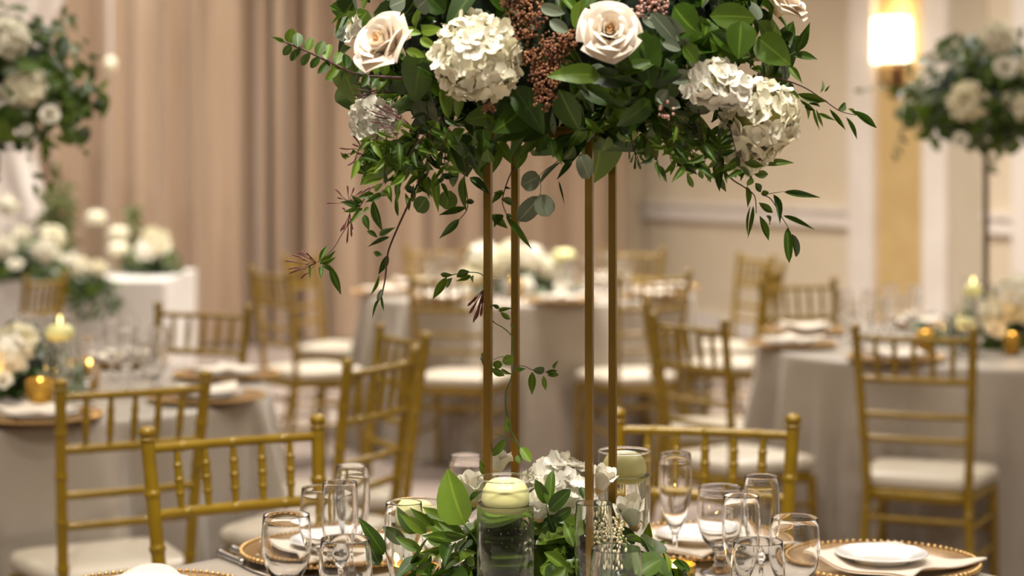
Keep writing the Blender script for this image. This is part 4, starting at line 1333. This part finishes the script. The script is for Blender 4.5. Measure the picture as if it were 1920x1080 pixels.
A0.stem([at(*p6(715, 250), 2.74), at(*p6(722, 310), 2.74), at(*p6(718, 362), 2.74)], 0.0007)
sprig(A0, [p6(290, 150), p6(290, 220), p6(280, 260), p6(300, 420), p6(250, 500)], 2.77,
      [c6(q) for q in [(250, 495, 145, 605, 15, 'lance', 'leaf_dark'), (275, 250, 265, 440, 17, 'lance', 'leaf_mid'), (235, 180, 190, 325, 22, 'broad', 'leaf_mid'), (310, 255, 428, 352, 18, 'lance', 'leaf_dark'), (285, 400, 352, 388, 11, 'lance', 'leaf_dark'),
       (290, 430, 132, 472, 13, 'lance', 'leaf_dark'), (200, 332, 170, 440, 38, 'round', 'leaf_mid'), (60, 370, 5, 455, 34, 'round', 'leaf_mid'), (110, 220, 118, 440, 18, 'lance', 'leaf_light'), (70, 250, 60, 340, 16, 'oval', 'leaf_mid')]], 0.0011, 'stem_brown')

# short leafy sprigs hanging along both sides of the lower edge
rr = random.Random(5)
def fringe(x0, y0, x1, y1, D, n, mk):
    pts = [(x0, y0), ((x0 + x1) / 2 + rr.uniform(-10, 10), (y0 + y1) / 2 - 6), (x1, y1)]
    lv = []
    for i in range(n):
        q = (i + 1) / n
        bx, by = x0 + (x1 - x0) * q, y0 + (y1 - y0) * q
        a_ = rr.uniform(0.15, PI - 0.15)
        ln = rr.uniform(22, 42)
        lv.append((bx, by, bx + math.cos(a_) * ln, by + math.sin(a_) * ln, ln * rr.uniform(0.26, 0.4), 'lance', rr.choice(mk)))
    sprig(A0, pts, D, lv, 0.001, 'stem_brown', dd=0.025)
for i in range(15):
    x0 = rr.uniform(690, 900)
    fringe(x0, rr.uniform(190, 260), x0 - rr.uniform(0, 50), rr.uniform(285, 345), rr.uniform(2.66, 2.80), 9, ['leaf_mid', 'leaf_mid', 'leaf_light', 'leaf_dark'])
for i in range(15):
    x0 = rr.uniform(1200, 1370)
    fringe(x0, rr.uniform(200, 260), x0 + rr.uniform(0, 60), rr.uniform(265, 325), rr.uniform(2.66, 2.80), 9, ['leaf_mid', 'leaf_mid', 'leaf_light', 'leaf_dark'])

# drooping broad leaves along the lower edge, right and left of the poles
rr = random.Random(71)
for i in range(52):
    px = rr.uniform(690, 1440)
    k = (px - 1075) / 400
    py = 262 + 46 * abs(k) ** 1.4 * (1 if k < 0 else 0.75) + rr.uniform(-40, 14)
    if (px - 1425) ** 2 + (py - 240) ** 2 < 85 ** 2:
        continue
    ln = rr.uniform(38, 70)
    A0.leaf_px(px, py, px + rr.uniform(-34, 34) + k * 18, py + ln * rr.uniform(0.5, 0.9), ln * rr.uniform(0.34, 0.62), 2.80 - 0.10 * (1 - min(1, abs(k))) + rr.uniform(-0.03, 0.03),
               rr.choice(['broad', 'broad', 'lance']), rr.choice(['leaf_dark', 'leaf_mid', 'leaf_mid']), 0.04)

# ------------------------------------------------------------------ low arrangement on the front table
BC = Vector((0.055, 2.86, 0.775))
B0 = Arr('low_flower_arrangement', 'ring of green leaves and white blooms around the foot of the gold poles', 'flowers', (0.055, 2.86, TZ + 0.0005), 'low flower arrangements', 8)
vfx, vfy = vpos(948, 897, 0.257)
vbx, vby = vpos(1172, 850, 0.257)
def off_vases(p):
    for (x, y, r_) in ((vfx, vfy, 0.066), (vbx, vby + 0.02, 0.066), (-0.146, 3.02, 0.06), (-0.137, 3.10, 0.05), (0.2525, 3.10, 0.055)):
        if (p.x - x) ** 2 + (p.y - y) ** 2 < r_ ** 2:
            return False
    # keep leaves off the line of sight to the front candle
    s_ = F / p.y
    px, py = 960 + p.x * s_, YH - (p.z - H) * s_
    if p.y < 2.83 and 1075 < px < 1190 and py < 1066:
        return False
    if p.y < 2.77 and 1055 < px < 1225:
        return False
    if p.y < vfy and abs(px - 948) < 62 and py < 1075:
        return False
    lim = 985 + (R.random() * 40 if px > 1090 else 0) if (px < 700 or px > 1190) else (948 if px < 900 else 955)
    return py > lim
core(B0, Vector((0.075, 2.90, 0.80)), (0.14, 0.075, 0.10), 0.035)
mass(B0, BC, (0.215, 0.17, 0.195), 0.012, 1200, [4, 4, 5, 5, 3, 0, 2, 0], 0.80, (0.45, 0.95), ok=off_vases, parts=False, droop=0.1)
mass(B0, BC, (0.225, 0.18, 0.20), 0.012, 230, [4, 4, 6, 5, 3, 0, 3, 0], 0.95, (0.85, 1.06), ok=off_vases, droop=0.1)
hero2 = [(800, 1000, 752, 965, 24, 'lance', 'leaf_light', 2.90), (815, 985, 770, 960, 22, 'lance', 'leaf_mid', 2.90), (835, 975, 790, 952, 22, 'lance', 'leaf_light', 2.90), (760, 1020, 715, 985, 26, 'broad', 'leaf_mid', 2.93), (790, 1030, 740, 1010, 22, 'lance', 'leaf_light', 2.90), (870, 1000, 820, 978, 24, 'lance', 'leaf_mid', 2.86), (775, 990, 812, 965, 24, 'broad', 'leaf_mid', 2.92), (872, 985, 828, 882, 78, 'broad', 'leaf_light', 2.80), (905, 920, 868, 942, 12, 'lance', 'leaf_mid', 2.76), (1030, 950, 1034, 880, 22, 'oval', 'leaf_mid', 2.75), (1026, 945, 1004, 900, 22, 'oval', 'leaf_mid', 2.76),
         (1030, 958, 1062, 920, 30, 'oval', 'leaf_dark', 2.75), (1032, 975, 1078, 955, 24, 'oval', 'leaf_dark', 2.75), (1095, 935, 1090, 912, 16, 'oval', 'leaf_dark', 2.80), (1205, 1025, 1218, 980, 22, 'lance', 'leaf_mid', 2.95),
         (1190, 1020, 1172, 990, 22, 'oval', 'leaf_dark', 2.95), (1212, 1028, 1252, 1016, 16, 'lance', 'leaf_mid', 2.95), (1205, 1045, 1238, 1048, 14, 'lance', 'leaf_mid', 2.95), (1245, 1068, 1238, 1048, 26, 'oval', 'leaf_dark', 3.02),
         (1232, 1080, 1290, 1078, 18, 'lance', 'leaf_dark', 3.02), (1075, 1025, 1058, 975, 22, 'broad', 'leaf_mid', 2.74), (1060, 1040, 1044, 1022, 20, 'lance', 'leaf_mid', 2.74), (1020, 1035, 1075, 1075, 24, 'lance', 'leaf_mid', 2.72),
         (720, 1040, 682, 977, 28, 'broad', 'leaf_mid', 2.95), (712, 1060, 690, 1020, 30, 'broad', 'leaf_dark', 2.95), (845, 1005, 792, 970, 24, 'lance', 'leaf_light', 2.88), (850, 1012, 796, 1005, 26, 'lance', 'leaf_light', 2.85),
         (840, 1025, 790, 1040, 18, 'lance', 'leaf_light', 2.85), (800, 1010, 848, 1020, 16, 'lance', 'leaf_light', 2.84), (830, 1000, 870, 1010, 22, 'lance', 'leaf_mid', 2.82), (890, 1060, 868, 1035, 14, 'oval', 'leaf_light', 2.80),
         (780, 1000, 742, 960, 26, 'broad', 'leaf_mid', 2.95), (905, 890, 900, 862, 12, 'lance', 'leaf_mid', 2.82), (820, 1060, 770, 1075, 24, 'lance', 'leaf_mid', 2.82), (860, 1070, 800, 1085, 26, 'lance', 'leaf_dark', 2.8),
         (1060, 1065, 1030, 1085, 22, 'lance', 'leaf_mid', 2.7), (1040, 1000, 1026, 960, 16, 'lance', 'leaf_dark', 2.74)]
for q in hero2:
    B0.leaf_px(q[0], q[1], q[2], q[3], q[4], q[7], q[5], q[6], 0.02)
for i in range(26):
    px = 884 + R.random() * 128
    py = 985 + R.random() * 110
    B0.leaf_px(px, py + 20, px + R.uniform(-22, 22), py - R.uniform(16, 34), R.uniform(16, 30), R.uniform(2.835, 2.875), R.choice(['broad', 'lance']), R.choice(['leaf_dark', 'leaf_mid', 'leaf_mid']), 0.012)
B0.stem([at(1030, 1010, 2.75), at(1028, 975, 2.75), at(1024, 945, 2.75)], 0.0012)
B0.stem([at(872, 985, 2.80), at(890, 1010, 2.80), at(905, 1040, 2.80)], 0.0013)
hydrangea(B0, at(1045, 922, 2.87), 0.050, 74, mk='white_flower', fs=0.0160, facing=Vector((0, -0.7, 0.8)))
def bud_rose(A, c, d, size, label):
    """closed tulip-like bud of wrapped petals"""
    m = axis_mtx(Vector(c), d, size, A.r.uniform(0, 6))
    o = A.put('rose_bud', ROSE_CORE, m)
    o['label'] = label
    for i, (n_, me) in enumerate(BUD):
        for k in range(n_):
            obj('petal', me, o, Matrix.Rotation(2 * PI * (k + 0.4 * i) / n_, 4, 'Z'))
BUD = [(3, petal_mesh('petal', 'white_flower', 0.004, 0.0095, 0.036, 2.6, 0.0, 0.05, 0.6)), (4, petal_mesh('petal', 'white_flower', 0.006, 0.0140, 0.038, 2.2, 0.002, 0.06, 0.55)),
       (4, petal_mesh('petal', 'white_flower', 0.006, 0.0170, 0.034, 2.0, 0.004, 0.06, 0.55))]
bud_rose(B0, at(1124, 918, 2.80), (0.35, -0.2, 1), 0.90, 'pinkish white bud between the two right poles')
bud_rose(B0, at(1190, 985, 2.90), (-0.25, -0.25, 1), 1.15, 'white rose bud in front of the back candle vase')
bud_rose(B0, at(932, 885, 2.90), (0.25, 0, 1), 0.85, 'white bud behind the front candle vase')
bud_rose(B0, at(890, 940, 2.86), (-0.1, -0.2, 1), 1.1, 'white bud beside the front candle vase')
bud_rose(B0, at(1012, 970, 2.80), (0.1, -0.5, 1), 1.0, 'white bloom below the white hydrangea')
mb = MB()
c0 = at(1140, 1040, 2.80)
for k in range(7):
    top_ = at(1100 + k * 11, 950 + abs(k - 3) * 9, 2.80 + 0.012 * (k % 3 - 1))
    bot = at(1128 + k * 5, 1065, 2.80)
    for i in range(46):
        q = i / 45
        p = bot.lerp(top_, q) - c0
        rr_ = 0.010 * (1 - q) + 0.002
        mb.ball(p + Vector((rr.gauss(0, 1), rr.gauss(0, 1), 0)) * rr_ * 0.6, rr.uniform(0.0014, 0.0024), 5, 4)
o = B0.put('astilbe_plume', mb.mesh('astilbe_plume', M['astilbe']), Matrix.Translation(c0))
o['kind'] = 'stuff'
o['label'] = 'cream beaded astilbe plume'
# vine winding up the left poles
c8 = lambda q: (780 + q[0] / 2.8425, 500 + q[1] / 2.8425, 780 + q[2] / 2.8425, 500 + q[3] / 2.8425) + tuple(q[4:])
p8 = lambda x, y, d=0.0: (780 + x / 2.8425, 500 + y / 2.8425, d)
sprig(B0, [p8(560, 1010), p8(545, 950), p8(500, 860), p8(480, 760), p8(480, 670), p8(508, 590), p8(516, 470, 0.06), p8(514, 380, 0.06), p8(470, 330, 0.03), p8(405, 285, 0.0), p8(385, 200, 0.05), p8(368, 110, 0.03), p8(355, 45), p8(290, 30), p8(180, 45)], 2.84,
      [c8(q) for q in [(165, 55, 88, 175, 16), (195, 58, 158, 115, 12), (130, 40, 190, 48, 10), (215, 55, 285, 22, 17), (290, 45, 215, 78, 9), (300, 50, 302, 82, 8), (440, 235, 503, 220, 8), (448, 240, 512, 290, 10), (445, 225, 405, 200, 8),
       (520, 485, 462, 510, 20, 'oval', 'leaf_mid'), (440, 500, 430, 545, 18, 'oval', 'leaf_mid'), (400, 540, 480, 590, 14), (455, 545, 512, 575, 9), (370, 460, 342, 485, 8), (342, 485, 366, 520, 8), (530, 545, 570, 550, 10),
       (622, 550, 688, 552, 15, 'oval', 'leaf_mid'), (620, 560, 618, 685, 15, 'lance', 'leaf_mid'), (680, 580, 690, 668, 10), (690, 560, 755, 555, 11), (700, 580, 765, 575, 11), (735, 545, 757, 500, 7),
       (485, 795, 487, 915, 12, 'lance', 'leaf_light'), (475, 920, 402, 1012, 18, 'oval', 'leaf_mid'), (558, 962, 612, 1040, 19, 'oval', 'leaf_light'), (505, 300, 520, 330, 5), (560, 1050, 540, 1000, 14, 'oval', 'leaf_mid')]], 0.0013, 'stem_green', name='vine')
B0.stem([at(*p8(520, 500)[:2], 2.86), at(*p8(460, 480)[:2], 2.85), at(*p8(405, 500)[:2], 2.84)], 0.0007, None, 'stem_green', 'tendril')
B0.stem([at(*p8(520, 530)[:2], 2.86), at(*p8(575, 530)[:2], 2.83), at(*p8(625, 552)[:2], 2.83), at(*p8(700, 562)[:2], 2.83)], 0.0008, None, 'stem_brown', 'tendril')
B0.stem([at(*p8(545, 935)[:2], 2.86), at(*p8(480, 915)[:2], 2.84), at(*p8(420, 890)[:2], 2.84)], 0.0008, None, 'stem_green', 'tendril')
bud_spray(B0, p8(365, 120)[:2], [p8(*q)[:2] for q in [(275, 210), (285, 250), (305, 298), (300, 190), (320, 280), (345, 265), (365, 240), (330, 230), (350, 200)]], 2.83, 'bud', 0.0016)

# ------------------------------------------------------------------ arrangements further back
def far_tall(x, y, label, seed, sprigs=14, clip=None):
    C = Vector((x, y, 1.645))
    A = Arr('tall_flower_arrangement', label, 'flowers', (x, y, 1.5065), 'tall flower arrangements', seed)
    core(A, C, (0.20, 0.18, 0.17), 0.11)
    mass(A, C, (0.31, 0.30, 0.26), 0.15, 520, [5, 5, 3, 4, 3, 3, 2, 2], 1.0, (0.65, 0.95), parts=False)
    mass(A, C, (0.31, 0.30, 0.26), 0.15, 170, [5, 6, 3, 4, 2, 4, 3, 2], 1.25, (0.92, 1.10))
    for i in range(sprigs):
        p, n = ellip_pt(A.r, C, (0.30, 0.28, 0.24), 0.14)
        tip = p + Vector((n.x, n.y, n.z * 0.4)) * A.r.uniform(0.08, 0.17) + Vector((0, 0, -A.r.uniform(0.0, 0.10)))
        o, inv, path = A.stem([C + (p - C) * 0.7, p, p.lerp(tip, 0.5) + Vector((0, 0, 0.015)), tip], 0.0016, 0.0008, 'stem_green', 'sprig')
        for q in path[5::2]:
            d = Vector((A.r.gauss(0, 1), A.r.gauss(0, 1), A.r.gauss(0, 1) - 0.3)).normalized()
            A.leaf(q, q + d * A.r.uniform(0.03, 0.05), 0.018, 'lance' if i % 3 else 'round', 'leaf_mid' if i % 3 else 'eucalyptus', None, o, inv)
    return A, C
A1, C1_ = far_tall(T1[0] + 0.01, T1[1], 'blurred tall arrangement of white flowers over the gold-votive table', 31)
for (px, py, r_, k) in [(48, 165, 0.050, 'h'), (92, 218, 0.030, 'r'), (0, 185, 0.036, 'r'), (48, 245, 0.018, 'r'), (15, 75, 0.05, 'h'), (-60, 120, 0.06, 'h')]:
    pt = at(px, py, T1[1] - 0.22)
    if k == 'h':
        hydrangea(A1, pt, r_, 44, fs=0.022, joined=True)
    else:
        rose(A1, pt, (0.3, -0.9, 0.3), r_ / 0.036, 'white_flower', 6)
A2, C2_ = far_tall(T2[0] + 0.01, T2[1], 'blurred tall arrangement of white flowers over the sconce-side table', 32, 18)
for (px, py, r_, k) in [(1815, 190, 0.060, 'h'), (1882, 130, 0.042, 'r'), (1870, 70, 0.045, 'h'), (1905, 200, 0.045, 'h'), (1745, 108, 0.022, 'r'), (1950, 120, 0.06, 'h'), (1800, 265, 0.03, 'r')]:
    pt = at(px, py, T2[1] - 0.25)
    if k == 'h':
        hydrangea(A2, pt, r_, 44, fs=0.024, joined=True)
    else:
        rose(A2, pt, (0.0, -0.9, 0.3), r_ / 0.036, 'white_flower', 6)
def pole_stand(x, y, label):
    t = thing('flower_stand', label, 'stand', (x, y, TZ + 0.0005))
    h = 1.50 - TZ
    obj('base_plate', MB().lathe([(0, 0), (0.09, 0), (0.09, 0.005), (0.02, 0.008), (0.012, 0.012), (0, 0.012)], 28).mesh('base_plate', M['bronze'], True, 30), t)
    obj('pole', MB().tube([(0, 0, 0.008), (0, 0, h)], 0.0105, 12).mesh('pole', M['bronze'], True, 40), t)
    obj('top_plate', MB().lathe([(0, h - 0.004), (0.07, h - 0.001), (0.07, h + 0.006), (0, h + 0.006)], 24).mesh('top_plate', M['bronze'], True, 30), t)
pole_stand(T2[0] + 0.01, T2[1], 'slim dark single-pole stand under the sconce-side flowers')
pole_stand(T1[0] + 0.01, T1[1], 'slim dark single-pole stand under the flowers of the gold-votive table')

def far_low(x, y, z, rx, ry, rz, label, seed, blooms, n_leaf=60, nfol=160, w=(3, 5, 3, 3, 3, 3, 3, 2), name='low_flower_arrangement', size=1.0):
    A = Arr(name, label, 'flowers', (x, y, z + 0.0005), 'low flower arrangements', seed)
    C = Vector((x, y, z + 0.02))
    core(A, Vector((x, y, z + 0.03)), (rx * 0.6, ry * 0.6, rz * 0.6), 0.025)
    mass(A, C, (rx, ry, rz), 0.012, nfol, list(w), 1.0 * size, (0.6, 0.95), parts=False, droop=0.1)
    mass(A, C, (rx, ry, rz), 0.012, n_leaf, list(w), 1.15 * size, (0.85, 1.08), droop=0.1)
    for (px, py, D, r_, k) in blooms:
        pt = at(px, py, D)
        if k == 'h':
            hydrangea(A, pt, r_, 40, fs=r_ * 0.42, joined=True, facing=Vector((0, -0.6, 0.8)))
        elif k == 'w':
            hydrangea(A, pt, r_, 40, mk='white_flower', fs=r_ * 0.42, joined=True, facing=Vector((0, -0.6, 0.8)))
        else:
            rose(A, pt, (A.r.uniform(-.3, .3), -0.7, 0.7), r_ / 0.036, 'white_flower', 6)
    return A
far_low(T1[0] + 0.05, T1[1] - 0.02, TZ, 0.24, 0.24, 0.17, 'low ring of greenery and white flowers on the gold-votive table', 41,
        [(15, 665, 5.55, 0.05, 'w'), (35, 640, 5.6, 0.045, 'h'), (-20, 650, 5.6, 0.05, 'h'), (5, 720, 5.5, 0.03, 'r')])
far_low(T2[0] + 0.03, T2[1], TZ, 0.26, 0.24, 0.17, 'low ring of greenery and white flowers on the sconce-side table', 42,
        [(1890, 560, 7.1, 0.06, 'w'), (1862, 590, 7.1, 0.05, 'h'), (1915, 575, 7.1, 0.05, 'h'), (1865, 625, 7.05, 0.035, 'r'), (1915, 545, 7.2, 0.05, 'w')])
far_low(T3[0] - 0.04, T3[1], TZ, 0.30, 0.22, 0.19, 'low mound of cream flowers and greenery on the table by the drapes', 43,
        [(890, 520, 10.0, 0.06, 'h'), (905, 480, 10.05, 0.065, 'w'), (935, 490, 9.95, 0.065, 'h'), (960, 478, 10.0, 0.06, 'h'), (995, 488, 10.0, 0.065, 'w'), (1020, 500, 10.0, 0.05, 'h'), (985, 535, 9.9, 0.04, 'w'), (880, 545, 9.95, 0.04, 'r'), (1045, 515, 10.0, 0.04, 'w'), (1050, 545, 9.9, 0.035, 'r')],
        50, 120)

# flowers and candles on the white box table
BT = (-2.62, 11.5, 0.76)
far_low(-2.86, 11.12, 0.76, 0.44, 0.22, 0.26, 'wide spread of white flowers and greenery on the white box table', 44,
        [(88, 470, 10.85, 0.06, 'w'), (100, 445, 10.9, 0.055, 'h'), (8, 465, 10.85, 0.055, 'w'), (40, 440, 10.9, 0.04, 'h'), (150, 500, 10.85, 0.045, 'h'), (130, 490, 10.85, 0.04, 'r'), (185, 505, 10.85, 0.04, 'h'), (15, 385, 11.1, 0.05, 'w'), (30, 500, 10.8, 0.04, 'r')],
        90, 260, (2, 4, 3, 3, 2, 5, 2, 4), size=1.5)
far_low(-2.10, 11.62, 0.76, 0.17, 0.17, 0.15, 'small cluster of white flowers and eucalyptus at the corner of the box table', 45,
        [(290, 455, 11.5, 0.075, 'h'), (272, 470, 11.45, 0.05, 'w'), (310, 470, 11.5, 0.04, 'r')], 50, 90, (2, 3, 2, 3, 2, 6, 1, 4), size=1.3)
# foliage trailing down the front of the box table
A = Arr('trailing_greenery', 'grey-green foliage trailing down the front of the white box table', 'greenery', (-2.62, 10.86, 0.765), None, 46)
for i in range(9):
    px = 120 + i * 11
    top_ = at(px, 522, 10.86)
    bot = at(px + R.uniform(-4, 24), 545 + (i % 4) * 14 + i * 2, 10.84)
    o, inv, path = A.stem([top_, top_.lerp(bot, 0.4) + Vector((0, -0.05, 0.02)), bot], 0.003, 0.0015, 'stem_green', 'sprig')
    for q in path[1:]:
        d = Vector((A.r.gauss(0, 1), -abs(A.r.gauss(0, 0.4)), A.r.gauss(0, 0.8) - 0.5)).normalized()
        A.leaf(q, q + d * A.r.uniform(0.05, 0.08), 0.035, 'oval', A.r.choice(['eucalyptus', 'leaf_dark', 'leaf_mid']), None, o, inv)
# tall olive-coloured greenery standing behind the box table
for (px0, px1, py0, D, lab, sd) in [(80, 140, 320, 12.6, 'tall olive-green branches standing behind the white box table', 47), (228, 262, 385, 12.4, 'thin olive-green branches behind the corner flowers of the box table', 48)]:
    bx = at((px0 + px1) / 2, 500, D)
    A = Arr('branch_bunch', lab, 'greenery', (bx.x, D, 0.005), None, sd)
    pot = MB().lathe([(0, 0), (0.10, 0), (0.13, 0.25), (0.12, 0.26), (0.09, 0.02), (0, 0.02)], 20).mesh('pot', M['bronze'])
    A.put('pot', pot, Matrix.Translation(A.base))
    for i in range(9 if sd == 47 else 4):
        px = A.r.uniform(px0, px1)
        tip = at(px, py0 + A.r.uniform(0, 90), D + A.r.uniform(-0.1, 0.1))
        b0 = A.base + Vector((A.r.uniform(-.04, .04), A.r.uniform(-.04, .04), 0.03))
        o, inv, path = A.stem([b0, b0.lerp(tip, 0.5) + Vector((A.r.uniform(-.05, .05), 0, 0.05)), tip], 0.006, 0.002, 'stem_green', 'branch')
        for q in path[4:]:
            for _ in range(3):
                d = Vector((A.r.gauss(0, 1), A.r.gauss(0, 1), A.r.gauss(0, 0.8))).normalized()
                A.leaf(q, q + d * A.r.uniform(0.06, 0.10), 0.04, 'oval', 'olive_leaf', None, o, inv)
for (px, py, D, h, lab, wh) in [(180, 408, 11.75, 0.40, 'tallest glass cylinder on the white box table', 'highest of the candles on the white box table'),
                                (222, 437, 11.9, 0.31, 'middle-height glass cylinder on the white box table', 'right above another candle on the white box table'),
                                (222, 467, 11.6, 0.20, 'shortest glass cylinder on the white box table', 'lowest of the candles on the white box table')]:
    p = at(px, py, D)
    candle_vase(p.x, D, p.z - 0.76 + 0.05, p.z - 0.76 - 0.018, lab, wh, r=0.070, z=0.76, key='ivory_wax', detail=False)
    # these candles are wider than those on the round tables
for o in list(bpy.data.objects):
    if o.get('category') == 'candle' and 'white box table' in o['label']:
        o.scale = (1.0, 1.0, 1.6)

# ------------------------------------------------------------------ settings of the tables further back
def far_setting(T, k, n_, where, ph=0.0):
    a_ = 2 * PI * k / n_ + ph
    ca, sa = math.cos(a_), math.sin(a_)
    def P(r_, o_):
        return T[0] + r_ * ca - o_ * sa, T[1] + r_ * sa + o_ * ca
    def vis(x, y):
        s_ = F / y
        return -60 < 960 + x * s_ < 1980
    x, y = P(0.735, 0)
    if vis(x, y):
        charger(x, y, 'beaded charger at a place ' + where, 'chargers ' + where)
        p_ = obj('dinner_plate', PLB)
        p_.location = (x, y, TZ + 0.0075)
        tag(p_, 'white china plate at a place ' + where, 'plate', 'plates ' + where)
        nn = obj('napkin', NAP[k % 3])
        nn.location = (x, y, TZ + 0.022)
        nn.rotation_euler = (0, 0, a_ + 0.6)
        tag(nn, 'folded ivory napkin at a place ' + where, 'napkin', 'napkins ' + where)
    for kind, r_, o_ in (('goblet', 0.50, 0.10), ('flute', 0.47, 0.19), ('flute', 0.40, 0.12)):
        x, y = P(r_, o_)
        if vis(x, y):
            glass(kind, x, y, ('water goblet ' if kind == 'goblet' else 'champagne flute ') + where, ('goblets ' if kind == 'goblet' else 'flutes ') + where, True)
NAP = [napkin_mesh(50 + i, 0.085) for i in range(3)]
for k in range(8):
    far_setting(T1, k, 8, 'on the gold-votive table', -0.35)
    far_setting(T2, k, 8, 'on the sconce-side table', 0.15)
    far_setting(T3, k, 8, 'on the table by the drapes', 0.2)
candle_vase(-1.249, 5.50, 0.257, 0.200, 'clear candle cylinder on the gold-votive table', 'over the gold votives', r=0.046, lit=True, detail=False)
votive(-1.275, 5.38, 'tall gold votive glowing yellow beside the gold chair post', 0.038, 0.095, light=0.25)
votive(-1.46, 5.50, 'gold votive among the greenery at the picture edge', 0.034, 0.085, light=0.25)
votive(-1.26, 5.95, 'small gold votive behind the taller votive and candle', 0.028, 0.07, light=0.15)
candle_vase(1.668, 7.20, 0.257, 0.200, 'clear candle cylinder on the sconce-side table, beside the stand pole', 'beside the stand pole of the sconce-side table', lit=True, detail=False)
candle_vase(1.60, 7.02, 0.165, 0.090, 'short clear candle cylinder on the sconce-side table', 'low on the sconce-side table among greenery', detail=False)
votive(1.435, 6.92, 'gold votive glowing above a chair back at the sconce-side table', 0.034, 0.085, light=0.25)
votive(1.745, 6.95, 'gold votive glowing behind a goblet at the picture edge', 0.030, 0.075, light=0.2)
p = at(1058, 478, 10.0)
candle_vase(p.x, 10.0, p.z - TZ + 0.03, p.z - TZ - 0.02, 'candle cylinder on the table by the drapes', 'above the flowers on the table by the drapes', r=0.062, detail=False)
for o in list(bpy.data.objects):
    if o.get('category') == 'candle' and 'table by the drapes' in o['label']:
        o.scale = (1.0, 1.0, 1.4)
votive(0.02, 9.66, 'gold votive on the table by the drapes, between the stand poles', 0.036, 0.09, light=0.2)

# small glass globe candle hanging in front of the drapes
p = at(207, 122, 13.9)
hg = thing('hanging_candle', 'small pale candle globe hanging on a ribbon before the tan drapes', 'candle', (p.x, p.y, p.z))
obj('globe', MB().ball((0, 0, 0), (0.045, 0.045, 0.06), 16, 12).mesh('globe', M['ivory_wax']), hg)
obj('ribbon', MB().box((0, 0, 1.2), (0.022, 0.004, 2.3)).mesh('ribbon', M['white_drape'], False), hg)
